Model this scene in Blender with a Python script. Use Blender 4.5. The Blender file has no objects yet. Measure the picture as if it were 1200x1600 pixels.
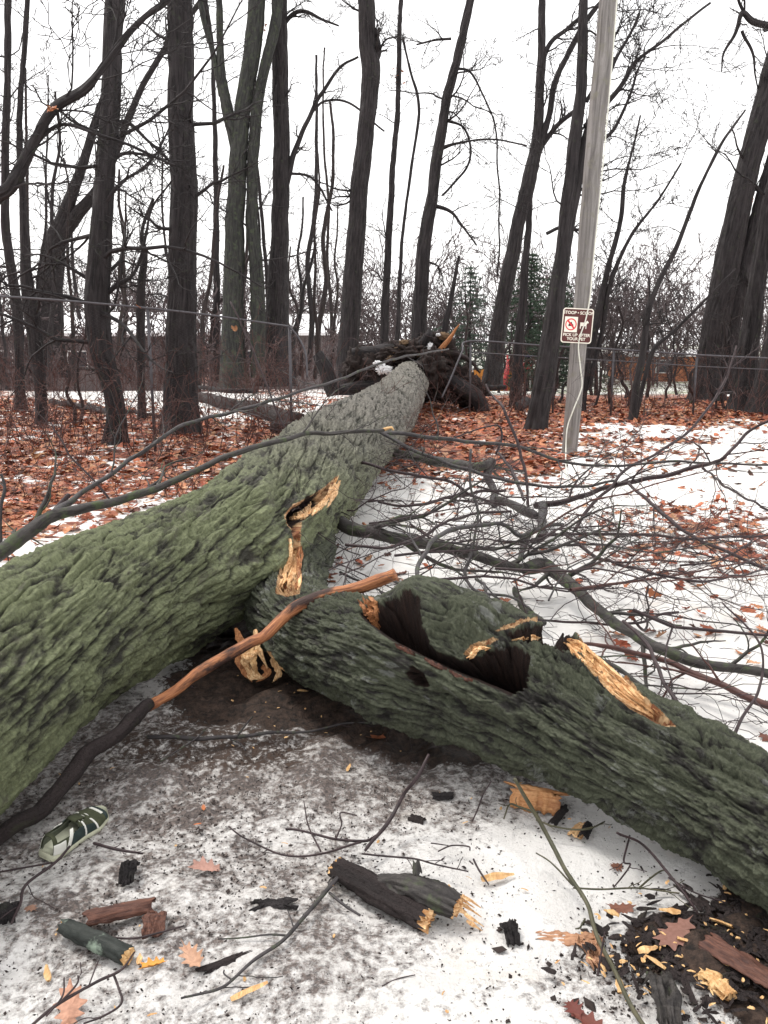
import bpy, math, random
import numpy as np
from mathutils import Vector, Matrix
from mathutils.bvhtree import BVHTree

S = bpy.context.scene
# ------------------------------------------------------------------ camera, sky, sun, exposure
CH, PITCH, FPX = 1.5, math.radians(11.5), 1331.0
cam_d = bpy.data.cameras.new('camera'); cam = bpy.data.objects.new('camera', cam_d); S.collection.objects.link(cam)
cam_d.sensor_fit = 'VERTICAL'; cam_d.sensor_height = 24.0; cam_d.lens = 24.0*FPX/1600.0
cam_d.clip_start = 0.05; cam_d.clip_end = 1000
cam.location = (0, 0, CH); cam.rotation_euler = (math.pi/2-PITCH, 0, 0)
S.camera = cam
W = bpy.data.worlds.new('World'); S.world = W; W.use_nodes = True
nt = W.node_tree; bg = nt.nodes['Background']
sky = nt.nodes.new('ShaderNodeTexSky'); sky.sky_type = 'NISHITA'; sky.sun_disc = False
SUN_EL, SUN_AZ = math.radians(58), math.radians(-52)
sky.sun_elevation = SUN_EL; sky.sun_rotation = SUN_AZ; sky.dust_density = 6; sky.air_density = 1.2
cloud = nt.nodes.new('ShaderNodeMixRGB'); cloud.inputs['Fac'].default_value = 0.9     # closed cloud deck over the clear sky
cloud.inputs['Color2'].default_value = (11.5, 11.35, 11.3, 1)
nt.links.new(sky.outputs[0], cloud.inputs['Color1']); nt.links.new(cloud.outputs[0], bg.inputs['Color'])
bg.inputs['Strength'].default_value = 0.1
sun_d = bpy.data.lights.new('sun', 'SUN'); sun_d.energy = 1.5; sun_d.angle = math.radians(11); sun_d.color = (1, .96, .9)
sun = bpy.data.objects.new('sun', sun_d); S.collection.objects.link(sun)
sdir = Vector((math.sin(SUN_AZ)*math.cos(SUN_EL), math.cos(SUN_AZ)*math.cos(SUN_EL), math.sin(SUN_EL)))
sun.rotation_euler = sdir.to_track_quat('Z', 'Y').to_euler()
S.view_settings.view_transform = 'Standard'; S.view_settings.look = 'None'
S.view_settings.exposure = 0.68; S.view_settings.gamma = 1
S.render.engine = 'CYCLES'; S.cycles.max_bounces = 5; S.cycles.diffuse_bounces = 3

# ------------------------------------------------------------------ where a picture point lies in the place
FW = np.array([0, math.cos(PITCH), -math.sin(PITCH)]); UP = np.array([0, math.sin(PITCH), math.cos(PITCH)]); RT = np.array([1., 0, 0])
CP = np.array([0, 0, CH])
def ray(px, py): return FW + RT*((px-600)/FPX) - UP*((py-800)/FPX)
def onG(px, py, z=0.0):
    d = ray(px, py); return CP + d*((z-CH)/d[2])
def onY(px, py, Y):
    d = ray(px, py); return CP + d*(Y/d[1])
def onD(px, py, D): return CP + ray(px, py)*D
def proj(V):
    q = V-CP; dep = q@FW; dep = np.where(np.abs(dep) < 1e-3, 1e-3, dep)
    return 600+FPX*(q@RT)/dep, 800-FPX*(q@UP)/dep, dep

# ------------------------------------------------------------------ noise
_r = np.random.RandomState(7); _perm = _r.permutation(256); _perm = np.concatenate([_perm, _perm, _perm])
_g = _r.normal(size=(256, 3)); _g /= np.linalg.norm(_g, axis=1)[:, None]
def pn(x, y, z=0.0):
    x, y, z = np.broadcast_arrays(np.asarray(x, float), np.asarray(y, float), np.asarray(z, float))
    xi = np.floor(x).astype(int); yi = np.floor(y).astype(int); zi = np.floor(z).astype(int)
    xf = x-xi; yf = y-yi; zf = z-zi
    u = xf**3*(xf*(xf*6-15)+10); v = yf**3*(yf*(yf*6-15)+10); w = zf**3*(zf*(zf*6-15)+10)
    X = xi & 255; Y = yi & 255; Z = zi & 255; out = 0
    for i in (0, 1):
        wx = u if i else 1-u
        A = _perm[(X+i) & 255]
        for j in (0, 1):
            wy = v if j else 1-v
            B = _perm[A+((Y+j) & 255)]
            for k in (0, 1):
                wz = w if k else 1-w
                g = _g[_perm[B+((Z+k) & 255)] & 255]
                out = out + wx*wy*wz*(g[..., 0]*(xf-i)+g[..., 1]*(yf-j)+g[..., 2]*(zf-k))
    return out*1.6
def fbm(x, y, z=0.0, o=4, lac=2.03, gain=.5):
    s = 0; a = 1.0
    for i in range(o):
        s = s+a*pn(x+i*17.3, y-i*9.1, z+i*5.7); a *= gain; x = x*lac; y = y*lac; z = z*lac
    return s
def ss(x, a, b):
    t = np.clip((x-a)/(b-a), 0, 1); return t*t*(3-2*t)
def catmull(P, n):
    P = np.asarray(P, float); m = len(P); Q = np.vstack([2*P[0]-P[1], P, 2*P[-1]-P[-2]])
    t = np.linspace(0, m-1, n); i = np.minimum(t.astype(int), m-2); f = (t-i)[:, None]
    p0, p1, p2, p3 = Q[i], Q[i+1], Q[i+2], Q[i+3]
    return .5*((2*p1)+(-p0+p2)*f+(2*p0-5*p1+4*p2-p3)*f**2+(-p0+3*p1-3*p2+p3)*f**3)
def inpoly(x, y, poly):
    c = np.zeros(np.shape(x), bool); n = len(poly)
    for i in range(n):
        x1, y1 = poly[i]; x2, y2 = poly[(i+1) % n]
        if y1 == y2: continue
        c ^= ((y1 > y) != (y2 > y)) & (x < (x2-x1)*(y-y1)/(y2-y1)+x1)
    return c
def segdist(x, y, line):
    d = np.full(np.shape(x), 1e9); t_ = np.zeros(np.shape(x)); acc = 0
    for (x1, y1), (x2, y2) in zip(line[:-1], line[1:]):
        L = math.hypot(x2-x1, y2-y1); t = np.clip(((x-x1)*(x2-x1)+(y-y1)*(y2-y1))/L**2, 0, 1)
        e = np.hypot(x-x1-t*(x2-x1), y-y1-t*(y2-y1)); m = e < d; d = np.where(m, e, d); t_ = np.where(m, acc+t*L, t_); acc += L
    return d, t_/acc
def ell(px, py, cx, cy, rx, ry, rot=0, soft=.35):
    c, s = math.cos(rot), math.sin(rot); X = (px-cx)*c+(py-cy)*s; Y = -(px-cx)*s+(py-cy)*c
    return 1-ss(np.hypot(X/rx, Y/ry), 1-soft, 1+soft)

# ------------------------------------------------------------------ mesh builder and scene tree
class MB:
    def __init__(s): s.V = []; s.L = []; s.N = []; s.A = []; s.C = []; s.n = 0
    def add(s, V, F, bco=None, col=None):
        V = np.asarray(V, float).reshape(-1, 3)
        if isinstance(F, np.ndarray): s.L.append((F+s.n).ravel()); s.N.append(np.full(len(F), F.shape[1]))
        else:
            s.L.append(np.array([i for f in F for i in f], int)+s.n); s.N.append(np.array([len(f) for f in F]))
        s.V.append(V); s.A.append(V if bco is None else np.asarray(bco, float))
        s.C.append(np.broadcast_to(np.array([1., 1, 1, 1]) if col is None else np.asarray(col, float), (len(V), 4))); s.n += len(V)
    def tube(s, P, R, k=6, cap=True, col=None, off=0.0, flat=1.0):
        P = np.asarray(P, float); R = np.asarray(R, float)*np.ones(len(P)); m = len(P)
        T = np.gradient(P, axis=0); T /= np.linalg.norm(T, axis=1)[:, None]+1e-9
        a = np.abs(T.mean(0)); ref = np.eye(3)[int(np.argmin(a))]
        N = ref-(T@ref)[:, None]*T; N /= np.linalg.norm(N, axis=1)[:, None]+1e-9; B = np.cross(T, N)
        th = np.arange(k)*2*math.pi/k; c, q = np.cos(th), np.sin(th)
        V = P[:, None]+R[:, None, None]*(N[:, None]*c[None, :, None]+flat*B[:, None]*q[None, :, None])
        sl = np.concatenate([[0], np.cumsum(np.linalg.norm(np.diff(P, axis=0), axis=1))])
        bc = np.stack([np.broadcast_to(sl[:, None]+off, (m, k)), R[:, None]*c+off*1.7, R[:, None]*q-off], -1)
        i = np.arange(m-1)[:, None]*k; j = np.arange(k)[None]; j2 = (j+1) % k
        F = np.stack([i+j, i+j2, i+k+j2, i+k+j], -1).reshape(-1, 4)
        s.add(V.reshape(-1, 3), F, bc.reshape(-1, 3), col)
        if cap:
            b = s.n-m*k; s.L.append(np.arange(k)[::-1]+b); s.N.append(np.array([k])); s.L.append(np.arange(k)+b+(m-1)*k); s.N.append(np.array([k]))
    def build(s, name, mat, parent=None, smooth=True, extra=None):
        V = np.concatenate(s.V); L = np.concatenate(s.L); N = np.concatenate(s.N)
        if parent is not None: V = V-np.array(parent.matrix_world_loc)
        me = bpy.data.meshes.new(name); me.vertices.add(len(V)); me.vertices.foreach_set('co', V.astype(np.float32).ravel())
        me.loops.add(len(L)); me.loops.foreach_set('vertex_index', L.astype(np.int32))
        me.polygons.add(len(N)); me.polygons.foreach_set('loop_start', np.concatenate([[0], np.cumsum(N)[:-1]]).astype(np.int32))
        try: me.polygons.foreach_set('loop_total', N.astype(np.int32))
        except Exception: pass
        me.update(calc_edges=True)
        me.polygons.foreach_set('use_smooth', np.full(len(N), smooth))
        a = me.attributes.new('bco', 'FLOAT_VECTOR', 'POINT'); a.data.foreach_set('vector', np.concatenate(s.A).astype(np.float32).ravel())
        C = np.concatenate(s.C)
        if C.min() < 1 or C.max() > 1:
            a = me.color_attributes.new('col', 'FLOAT_COLOR', 'POINT'); a.data.foreach_set('color', C.astype(np.float32).ravel())
        for k, v in (extra or {}).items():
            a = me.attributes.new(k, 'FLOAT', 'POINT'); a.data.foreach_set('value', np.asarray(v, np.float32))
        for q in (mat if isinstance(mat, (list, tuple)) else [mat]): me.materials.append(q)
        me.validate(); o = bpy.data.objects.new(name, me); S.collection.objects.link(o)
        if parent is not None: o.parent = parent.o
        return o
class Root:
    def __init__(s, name, loc, label, cat, group=None):
        s.o = bpy.data.objects.new(name, None); S.collection.objects.link(s.o); s.o.location = tuple(loc); s.o.empty_display_size = .1
        s.matrix_world_loc = tuple(loc); tag(s.o, label, cat, group)
class Sub:      # lets a part carry sub-parts
    def __init__(s, o, root): s.o = o; s.matrix_world_loc = root.matrix_world_loc
def tag(o, label=None, cat=None, group=None, kind=None):
    for k, v in (('label', label), ('category', cat), ('group', group), ('kind', kind)):
        if v: o[k] = v
    return o

# ------------------------------------------------------------------ materials
def mat(name, rough=.8):
    m = bpy.data.materials.new(name); m.use_nodes = True; t = m.node_tree; b = t.nodes['Principled BSDF']
    b.inputs['Roughness'].default_value = rough; b.inputs['Specular IOR Level'].default_value = .3
    return m, t, b
class NG:
    def __init__(s, t): s.t = t
    def __call__(s, typ, **kw):
        n = s.t.nodes.new(typ)
        for k, v in kw.items():
            if k.startswith('i_'):
                key = k[2:].replace('_', ' ')
                key = int(key) if key.isdigit() else key
                if isinstance(v, bpy.types.NodeSocket): s.t.links.new(v, n.inputs[key])
                else: n.inputs[key].default_value = v
            else: setattr(n, k, v)
        return n
    def attr(s, name, out='Vector'): return s('ShaderNodeAttribute', attribute_name=name).outputs[out]
    def noise(s, vec, scale, detail=4, rough=.55, dist=0.0, out=0):
        return s('ShaderNodeTexNoise', i_Vector=vec, i_Scale=scale, i_Detail=detail, i_Roughness=rough, i_Distortion=dist).outputs[out]
    def scale(s, vec, sc): return s('ShaderNodeMapping', i_Vector=vec, i_Scale=sc).outputs[0]
    def rng(s, v, a, b, c=0.0, d=1.0): return s('ShaderNodeMapRange', i_Value=v, i_1=a, i_2=b, i_3=c, i_4=d).outputs[0]
    def m(s, op, a, b=0.0):
        n = s('ShaderNodeMath', operation=op)
        for i, v in enumerate((a, b)):
            if isinstance(v, bpy.types.NodeSocket): s.t.links.new(v, n.inputs[i])
            else: n.inputs[i].default_value = v
        return n.outputs[0]
    def mix(s, f, a, b):
        n = s('ShaderNodeMixRGB')
        for i, v in enumerate((f, a, b)):
            if isinstance(v, bpy.types.NodeSocket): s.t.links.new(v, n.inputs[i])
            elif i == 0: n.inputs[0].default_value = v
            else: n.inputs[i].default_value = (*v, 1)
        return n.outputs[0]
    def ramp(s, f, stops):
        n = s('ShaderNodeValToRGB', i_Fac=f); e = n.color_ramp.elements
        while len(e) < len(stops): e.new(.5)
        for q, (p, c) in zip(e, stops): q.position = p; q.color = (*c, 1)
        return n.outputs[0]
    def bump(s, h, dist, strength=1.0, normal=None):
        n = s('ShaderNodeBump', i_Height=h, i_Distance=dist, i_Strength=strength)
        if normal is not None: s.t.links.new(normal, n.inputs['Normal'])
        return n.outputs[0]
def flat(name, c, rough=.7, var=.15, sc=30, metal=0.0, bd=.001):
    m, t, b = mat(name, rough); g = NG(t); v = g.attr('bco'); f = g.noise(v, sc, 5)
    t.links.new(g.mix(g.rng(f, .3, .7), tuple(x*(1-var) for x in c), tuple(min(1, x*(1+var)) for x in c)), b.inputs['Base Color'])
    t.links.new(g.bump(f, bd), b.inputs['Normal']); b.inputs['Metallic'].default_value = metal
    return m
def bark(name, dark, light, moss=None, mossamt=0.0, sc=1.0, stretch=.16, bd=.012, rough=.8, blot=None):
    m, t, b = mat(name, rough); g = NG(t); v = g.attr('bco')
    sv = g.scale(v, (stretch, 1, 1))
    n1 = g.noise(sv, 26*sc, 6, .6, .6); n2 = g.noise(v, 9*sc, 5, .6); n3 = g.noise(v, 130*sc, 4, .7)
    c = g.mix(g.rng(n1, .35, .65), dark, light)
    c = g.mix(g.rng(n3, .3, .75, 0, .45), c, tuple(x*.55 for x in dark))
    if blot: c = g.mix(g.m('MULTIPLY', g.rng(g.noise(v, 5.5*sc, 6, .65), .56, .66), .6), c, blot)
    if moss: c = g.mix(g.m('MULTIPLY', g.rng(n2, .62-.3*mossamt, .75-.2*mossamt), g.rng(n3, .2, .55, .4, 1)), c, moss)
    t.links.new(c, b.inputs['Base Color'])
    nn = g.bump(n1, bd); nn = g.bump(n3, bd*.3, 1, nn); t.links.new(nn, b.inputs['Normal'])
    t.links.new(g.rng(n2, .3, .7, rough-.2, rough+.1), b.inputs['Roughness'])
    return m
M = {}
M['tree'] = bark('dark_wet_bark', (.011, .009, .010), (.052, .044, .046), (.05, .055, .04), .1, .8, .10, .05)
M['tree2'] = bark('brown_bark', (.018, .013, .013), (.055, .040, .039), (.05, .055, .03), .1, .8, .10, .05)
M['treegreen'] = bark('mossy_tree_bark', (.018, .018, .018), (.06, .062, .055), (.065, .078, .05), .35, .8, .12, .04)
M['twig'] = bark('twig_bark', (.022, .014, .016), (.06, .038, .04), None, 0, 3, .3, .002, .6)
M['twiggrey'] = bark('grey_twig_bark', (.026, .023, .025), (.075, .066, .068), (.07, .085, .05), .3, 3, .3, .003, .65)
M['redtwig'] = bark('red_brown_twig', (.05, .02, .018), (.12, .055, .045), None, 0, 3, .3, .002, .6)
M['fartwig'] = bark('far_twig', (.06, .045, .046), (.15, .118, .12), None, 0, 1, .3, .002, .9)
M['limbbark'] = bark('bough_bark', (.024, .021, .021), (.078, .070, .065), (.075, .1, .045), .35, 1.6, .25, .01, .7)
M['pole'] = bark('weathered_pole_wood', (.12, .11, .105), (.30, .28, .27), (.18, .17, .14), .3, 1, .06, .004, .85)

def heartwood(name, a, b_, c_, th=(.52, .72), ps=16):
    m, t, b = mat(name, .6); g = NG(t); v = g.attr('bco'); sv = g.scale(v, (.08, 1, 1))
    n = g.noise(sv, 120, 6, .65, .3); n2 = g.noise(g.scale(v, (.4, 1, 1)), ps, 6, .65)
    c = g.mix(g.rng(n, .35, .68), a, b_); c = g.mix(g.rng(n2, *th), c, c_)
    t.links.new(c, b.inputs['Base Color']); t.links.new(g.bump(n, .006), b.inputs['Normal'])
    return m
M['wood'] = heartwood('torn_wood', (.45, .20, .07), (.92, .67, .38), (.62, .32, .13))
M['woodred'] = heartwood('torn_red_wood', (.22, .08, .03), (.52, .24, .10), (.16, .06, .03))
M['barkred'] = heartwood('red_inner_bark', (.05, .022, .018), (.17, .075, .05), (.03, .015, .012)); M['stick'] = heartwood('peeled_stick_wood', (.17, .06, .03), (.52, .22, .095), (.04, .02, .016), (.50, .60), 9)
M['scraptan'] = heartwood('wet_inner_bark', (.30, .14, .07), (.55, .32, .20), (.22, .10, .06)); M['stickwood'] = heartwood('orange_inner_bark', (.38, .16, .06), (.62, .34, .16), (.25, .10, .05))
M['greentwig'] = bark('green_brown_twig', (.05, .05, .03), (.11, .10, .06), None, 0, 3, .3, .002, .6)
M['chip'] = heartwood('pale_chip_wood', (.50, .28, .11), (.78, .54, .28), (.42, .20, .08))

# the big mossy bark, with torn wood and rotten wood where the attributes say so
def bigbark(name, near, far, furrow, blot, bt=(.55, .63)):
    m, t, b = mat(name, .8); g = NG(t); v = g.attr('bco'); rid = g.attr('ridge', 'Fac'); wd = g.attr('wood', 'Fac'); rot = g.attr('rot', 'Fac'); fr = g.attr('far', 'Fac')
    n1 = g.noise(v, 60, 8, .78); n2 = g.noise(v, 5, 5, .6); n3 = g.noise(v, 200, 5, .8); sv = g.scale(v, (.42, 1, 1)); n4 = g.noise(sv, 34, 7, .72, .5)
    mossc = g.mix(g.rng(n1, .3, .7), tuple(x*.42 for x in near), tuple(x*1.55 for x in near))
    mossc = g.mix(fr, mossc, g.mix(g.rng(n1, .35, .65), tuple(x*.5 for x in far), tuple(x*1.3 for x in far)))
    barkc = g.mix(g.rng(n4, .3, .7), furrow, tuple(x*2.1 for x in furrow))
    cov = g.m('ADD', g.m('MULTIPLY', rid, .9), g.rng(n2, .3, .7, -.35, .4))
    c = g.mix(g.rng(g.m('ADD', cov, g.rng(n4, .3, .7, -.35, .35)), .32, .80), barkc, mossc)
    c = g.mix(g.m('MULTIPLY', g.rng(g.noise(g.scale(v, (.6, 1, 1)), 7, 7, .75), *bt), blot[3]), c, blot[:3])
    spk = g.rng(n3, .66, .74, 0, .5); c = g.mix(spk, c, tuple(x*1.8 for x in near))
    ws = g.noise(g.scale(v, (.1, 1, 1)), 110, 6, .65, .3)
    wc = g.mix(g.rng(ws, .35, .66), (.40, .17, .06), (.92, .66, .38)); wc = g.mix(g.rng(g.noise(v, 22, 4), .5, .62), wc, (.30, .11, .05))
    c = g.mix(g.rng(g.m('ADD', wd, g.rng(n1, .3, .7, -.25, .25)), .42, .58), c, wc)
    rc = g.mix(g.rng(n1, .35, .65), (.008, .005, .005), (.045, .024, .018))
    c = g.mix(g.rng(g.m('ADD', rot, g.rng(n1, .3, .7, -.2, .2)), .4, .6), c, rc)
    t.links.new(c, b.inputs['Base Color'])
    nn = g.bump(n4, .022); nn = g.bump(n1, .022, 1, nn); nn = g.bump(n3, .004, 1, nn); t.links.new(nn, b.inputs['Normal'])
    t.links.new(g.rng(n2, .3, .7, .55, .9), b.inputs['Roughness'])
    return m
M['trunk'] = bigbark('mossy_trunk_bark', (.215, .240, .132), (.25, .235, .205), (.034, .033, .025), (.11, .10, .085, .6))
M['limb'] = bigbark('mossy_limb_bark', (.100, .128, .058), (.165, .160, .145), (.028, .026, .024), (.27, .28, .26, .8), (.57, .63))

def leafmat():
    m, t, b = mat('dead_leaf', .55); g = NG(t); v = g.attr('bco'); c = g.attr('col', 'Color')
    n = g.noise(v, 90, 3); t.links.new(g.mix(g.rng(n, .3, .7, 0, .45), c, (.09, .035, .02)), b.inputs['Base Color'])
    return m
M['leaf'] = leafmat()
def groundmat():
    m, t, b = mat('winter_ground', .7); g = NG(t)
    tc = g('ShaderNodeTexCoord').outputs['Object']
    leaf = g.attr('leaf', 'Fac'); dirt = g.attr('dirt', 'Fac'); mul = g.attr('mulch', 'Fac'); grass = g.attr('grass', 'Fac')
    lo = g.noise(tc, .9, 5, .6); mid = g.noise(tc, 7, 6, .62); hi = g.noise(tc, 55, 7, .72); vh = g.noise(tc, 190, 4, .7)
    snow = g.mix(g.rng(mid, .35, .7), (.74, .725, .705), (.89, .88, .865))
    snow = g.mix(g.rng(lo, .45, .7, 0, .35), snow, (.62, .60, .56))
    snow = g.mix(g.rng(g.noise(tc, 3.1, 4), .6, .75, 0, .35), snow, (.75, .60, .42))
    snow = g.mix(g.m('MULTIPLY', dirt, .62), snow, g.mix(g.rng(hi, .4, .6), (.40, .37, .36), (.70, .68, .66)))
    # black specks everywhere, dense where the dirt was scattered
    dcol = g.mix(g.rng(g.noise(tc, 85, 6, .8), .42, .60), (.014, .009, .008), (.19, .145, .125))
    dcol = g.mix(g.rng(mid, .45, .7, 0, .4), dcol, (.06, .043, .043))
    fine = g.noise(tc, 38, 8, .74)
    dirt = g.m('MULTIPLY', g.m('POWER', dirt, .6), .80)
    s = g.m('ADD', g.m('MULTIPLY', dirt, .455), g.m('ADD', g.m('MULTIPLY', fine, 1.0), g.m('MULTIPLY', mid, .5)))
    c = g.mix(g.rng(s, .93, 1.13, 0, .93), snow, dcol)
    sp = g('ShaderNodeTexVoronoi', i_Vector=tc, i_Scale=48.0)
    speck = g.m('MULTIPLY', g.rng(sp.outputs['Distance'], .13, .08), g.rng(g.noise(tc, 4, 3), .45, .6))
    c = g.mix(g.m('MULTIPLY', speck, .85), c, (.03, .02, .02))
    mc = g.mix(g.rng(fine, .38, .62), (.010, .007, .006), (.075, .048, .036))
    c = g.mix(g.rng(g.m('ADD', mul, g.m('MULTIPLY', fine, .9)), .92, 1.04), c, mc)
    # leaf litter, one cell per leaf
    vo = g('ShaderNodeTexVoronoi', i_Vector=g.mix(.12, tc, g.noise(tc, 12, 3, out=1)), i_Scale=11.0)
    r = g('ShaderNodeSeparateColor', i_Color=vo.outputs['Color']).outputs
    lc = g.ramp(r[0], [(0, (.06, .02, .014)), (.3, (.22, .06, .035)), (.6, (.38, .115, .06)), (.85, (.48, .20, .11)), (1, (.52, .29, .18))])
    lc = g.mix(g.rng(vh, .3, .7, 0, .5), lc, (.05, .02, .015))
    ls = g.m('ADD', g.m('MULTIPLY', leaf, .75), g.m('ADD', g.m('MULTIPLY', r[1], .28), g.m('MULTIPLY', mid, .45)))
    c = g.mix(g.rng(ls, .70, .74), c, lc)
    gc = g.mix(g.rng(g.noise(g.scale(tc, (.35, 1, 1)), 1.4, 6, .7), .42, .56), (.15, .17, .075), (.80, .80, .78))
    gc = g.mix(g.rng(hi, .4, .7, 0, .4), gc, (.10, .11, .05))
    c = g.mix(grass, c, gc)
    t.links.new(c, b.inputs['Base Color'])
    h = g.m('ADD', g.m('MULTIPLY', hi, .5), g.m('ADD', mid, g.m('MULTIPLY', vh, .3)))
    t.links.new(g.bump(h, .03, .8), b.inputs['Normal'])
    t.links.new(g.rng(mid, .35, .65, .45, .85), b.inputs['Roughness'])
    b.inputs['Subsurface Weight'].default_value = 0
    return m
M['ground'] = groundmat()
# ------------------------------------------------------------------ the ground
LIMB_BED = [(600, 1120), (900, 1290), (1200, 1440), (1400, 1500)]
def masks(px, py, X, Y):
    w = fbm(X*.8, Y*.8, 3.1, 4); w2 = fbm(X*2.2, Y*2.2, 7.7, 3)
    qx = px+w*60; qy = py+w*12+w2*6
    leaf = np.zeros_like(px)+.02+.10*ell(px, py, 820, 790, 520, 150, 0, .5)
    left = (1-ss(qx, 440, 560))*ss(qy, 560, 575)*(1-ss(qy, 880, 930)); leaf = np.maximum(leaf, left*.76)
    mid = ss(qx, 520, 560)*(1-ss(qx, 860, 930))*ss(qy, 600, 615)*(1-ss(qy, 722, 775)); leaf = np.maximum(leaf, mid*.9)
    band = ss(qx, 800, 860)*ss(qy, 603, 613)*(1-ss(qy, 655, 672)); leaf = np.maximum(leaf, band*.95)
    leaf = np.maximum(leaf, ell(qx, qy, 1090, 840, 190, 60, 0, .5)*.58)
    leaf = np.maximum(leaf, ell(qx, qy, 960, 700, 110, 26, 0, .5)*.5)
    leaf = np.maximum(leaf, ell(qx, qy, 1060, 690, 90, 7, 0, .5)*.7)
    leaf = np.maximum(leaf, ell(qx, qy, 1090, 990, 150, 50, 0, .5)*.28)
    leaf = np.maximum(leaf, ell(qx, qy, 700, 830, 180, 70, 0, .5)*.12)
    leaf *= 1-.75*ell(qx, qy, 270, 622, 230, 24, .08, .4)
    leaf *= 1-.55*ell(qx, qy, 60, 850, 190, 30, -.3, .5)
    leaf = leaf*(.8+.35*fbm(X*1.7, Y*1.7, 1.0, 3))
    farb = 1-ss(py, 560, 580); leaf = np.maximum(leaf, farb*(1-ss(px, 560, 700))*.7)
    dirt = np.maximum.reduce([ell(qx, qy, 360, 1190, 420, 125, -.05, .5)*1.0, ell(qx, qy, 200, 1350, 440, 190, .1, .5)*.72,
                              ell(qx, qy, 640, 1190, 260, 90, .2, .5)*.72, ell(qx, qy, 60, 1180, 300, 160, 0, .5)*.7, ell(qx, qy, 420, 1440, 280, 130, 0, .6)*.6,
                              ell(qx, qy, 230, 1560, 460, 100, 0, .6)*.5, ell(qx, qy, 1000, 1540, 200, 130, 0, .5)*.42])
    dirt = dirt+.22*fbm(X*3, Y*3, 5.0, 4)*(dirt > .05)
    mul = np.maximum.reduce([ell(qx, qy, 1110, 1480, 130, 58, .15, .3)*1., ell(qx, qy, 1215, 1440, 120, 90, 0, .3), ell(qx, qy, 1190, 1540, 100, 70, .4, .3)*.8,
                             ell(qx, qy, 560, 1110, 230, 55, .3, .4), ell(qx, qy, 400, 1080, 170, 60, 0, .5)*.9, ell(qx, qy, 330, 1165, 210, 60, 0, .5)*.56])
    grass = ss(px, 640, 700)*(1-ss(py+w2*2, 607, 617))
    mul = np.maximum(mul, ell(qx, qy, 372, 1005, 95, 52, 0, .5)); dirt = np.maximum(dirt, ell(px, py, 640, 1420, 900, 330, 0, .6)*.10)
    return np.clip(leaf, 0, 1), np.clip(dirt, 0, 1), np.clip(mul, 0, 1), np.clip(grass, 0, 1)
def gh(X, Y):
    X = np.asarray(X, float); Y = np.asarray(Y, float)
    return .035*pn(X*.55, Y*.55, 2.2)+.018*pn(X*1.6, Y*1.6, 4.4)-.015-1.3*ss(Y, 21, 50)
def ground():
    ny, nx = 760, 700
    y = 0.9*np.exp(np.linspace(0, math.log(400/.9), ny)); y = np.concatenate([np.linspace(-25, .8, 26), y]); ny = len(y)
    u = np.linspace(-1, 1, nx); x = 2.2*np.sinh(u*5.2)
    X, Y = np.meshgrid(x, y); Yc = np.maximum(Y, 1.0)
    px, py, dep = proj(np.stack([X, Yc, 0*X], -1).reshape(-1, 3)); px = px.reshape(X.shape); py = py.reshape(X.shape)
    leaf, dirt, mul, grass = masks(px, py, X, Y)
    near = 1-ss(Y, 12, 30)
    Z = gh(X, Y)+near*(.011*fbm(X*5, Y*5, 1, 4)+.012*pn(X*3.1, Y*3.1, 6.)+mul*.04*(fbm(X*7, Y*7, 3, 4)+.35)+leaf*.02*fbm(X*6, Y*6, 8, 3)+dirt*.014*fbm(X*16, Y*16, 2, 4))
    V = np.stack([X, Y, Z], -1).reshape(-1, 3); i = np.arange(ny-1)[:, None]*nx; j = np.arange(nx-1)[None]
    F = np.stack([i+j, i+j+1, i+nx+j+1, i+nx+j], -1).reshape(-1, 4)
    mb = MB(); mb.add(V, F)
    o = mb.build('ground', M['ground'], extra=dict(leaf=leaf.ravel(), dirt=dirt.ravel(), mulch=mul.ravel(), grass=grass.ravel()))
    tag(o, kind='structure')
ground()
def G(px, py, dz=0.0):
    p = onG(px, py); p[2] = float(gh(p[0], p[1]))+dz; return p

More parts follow.
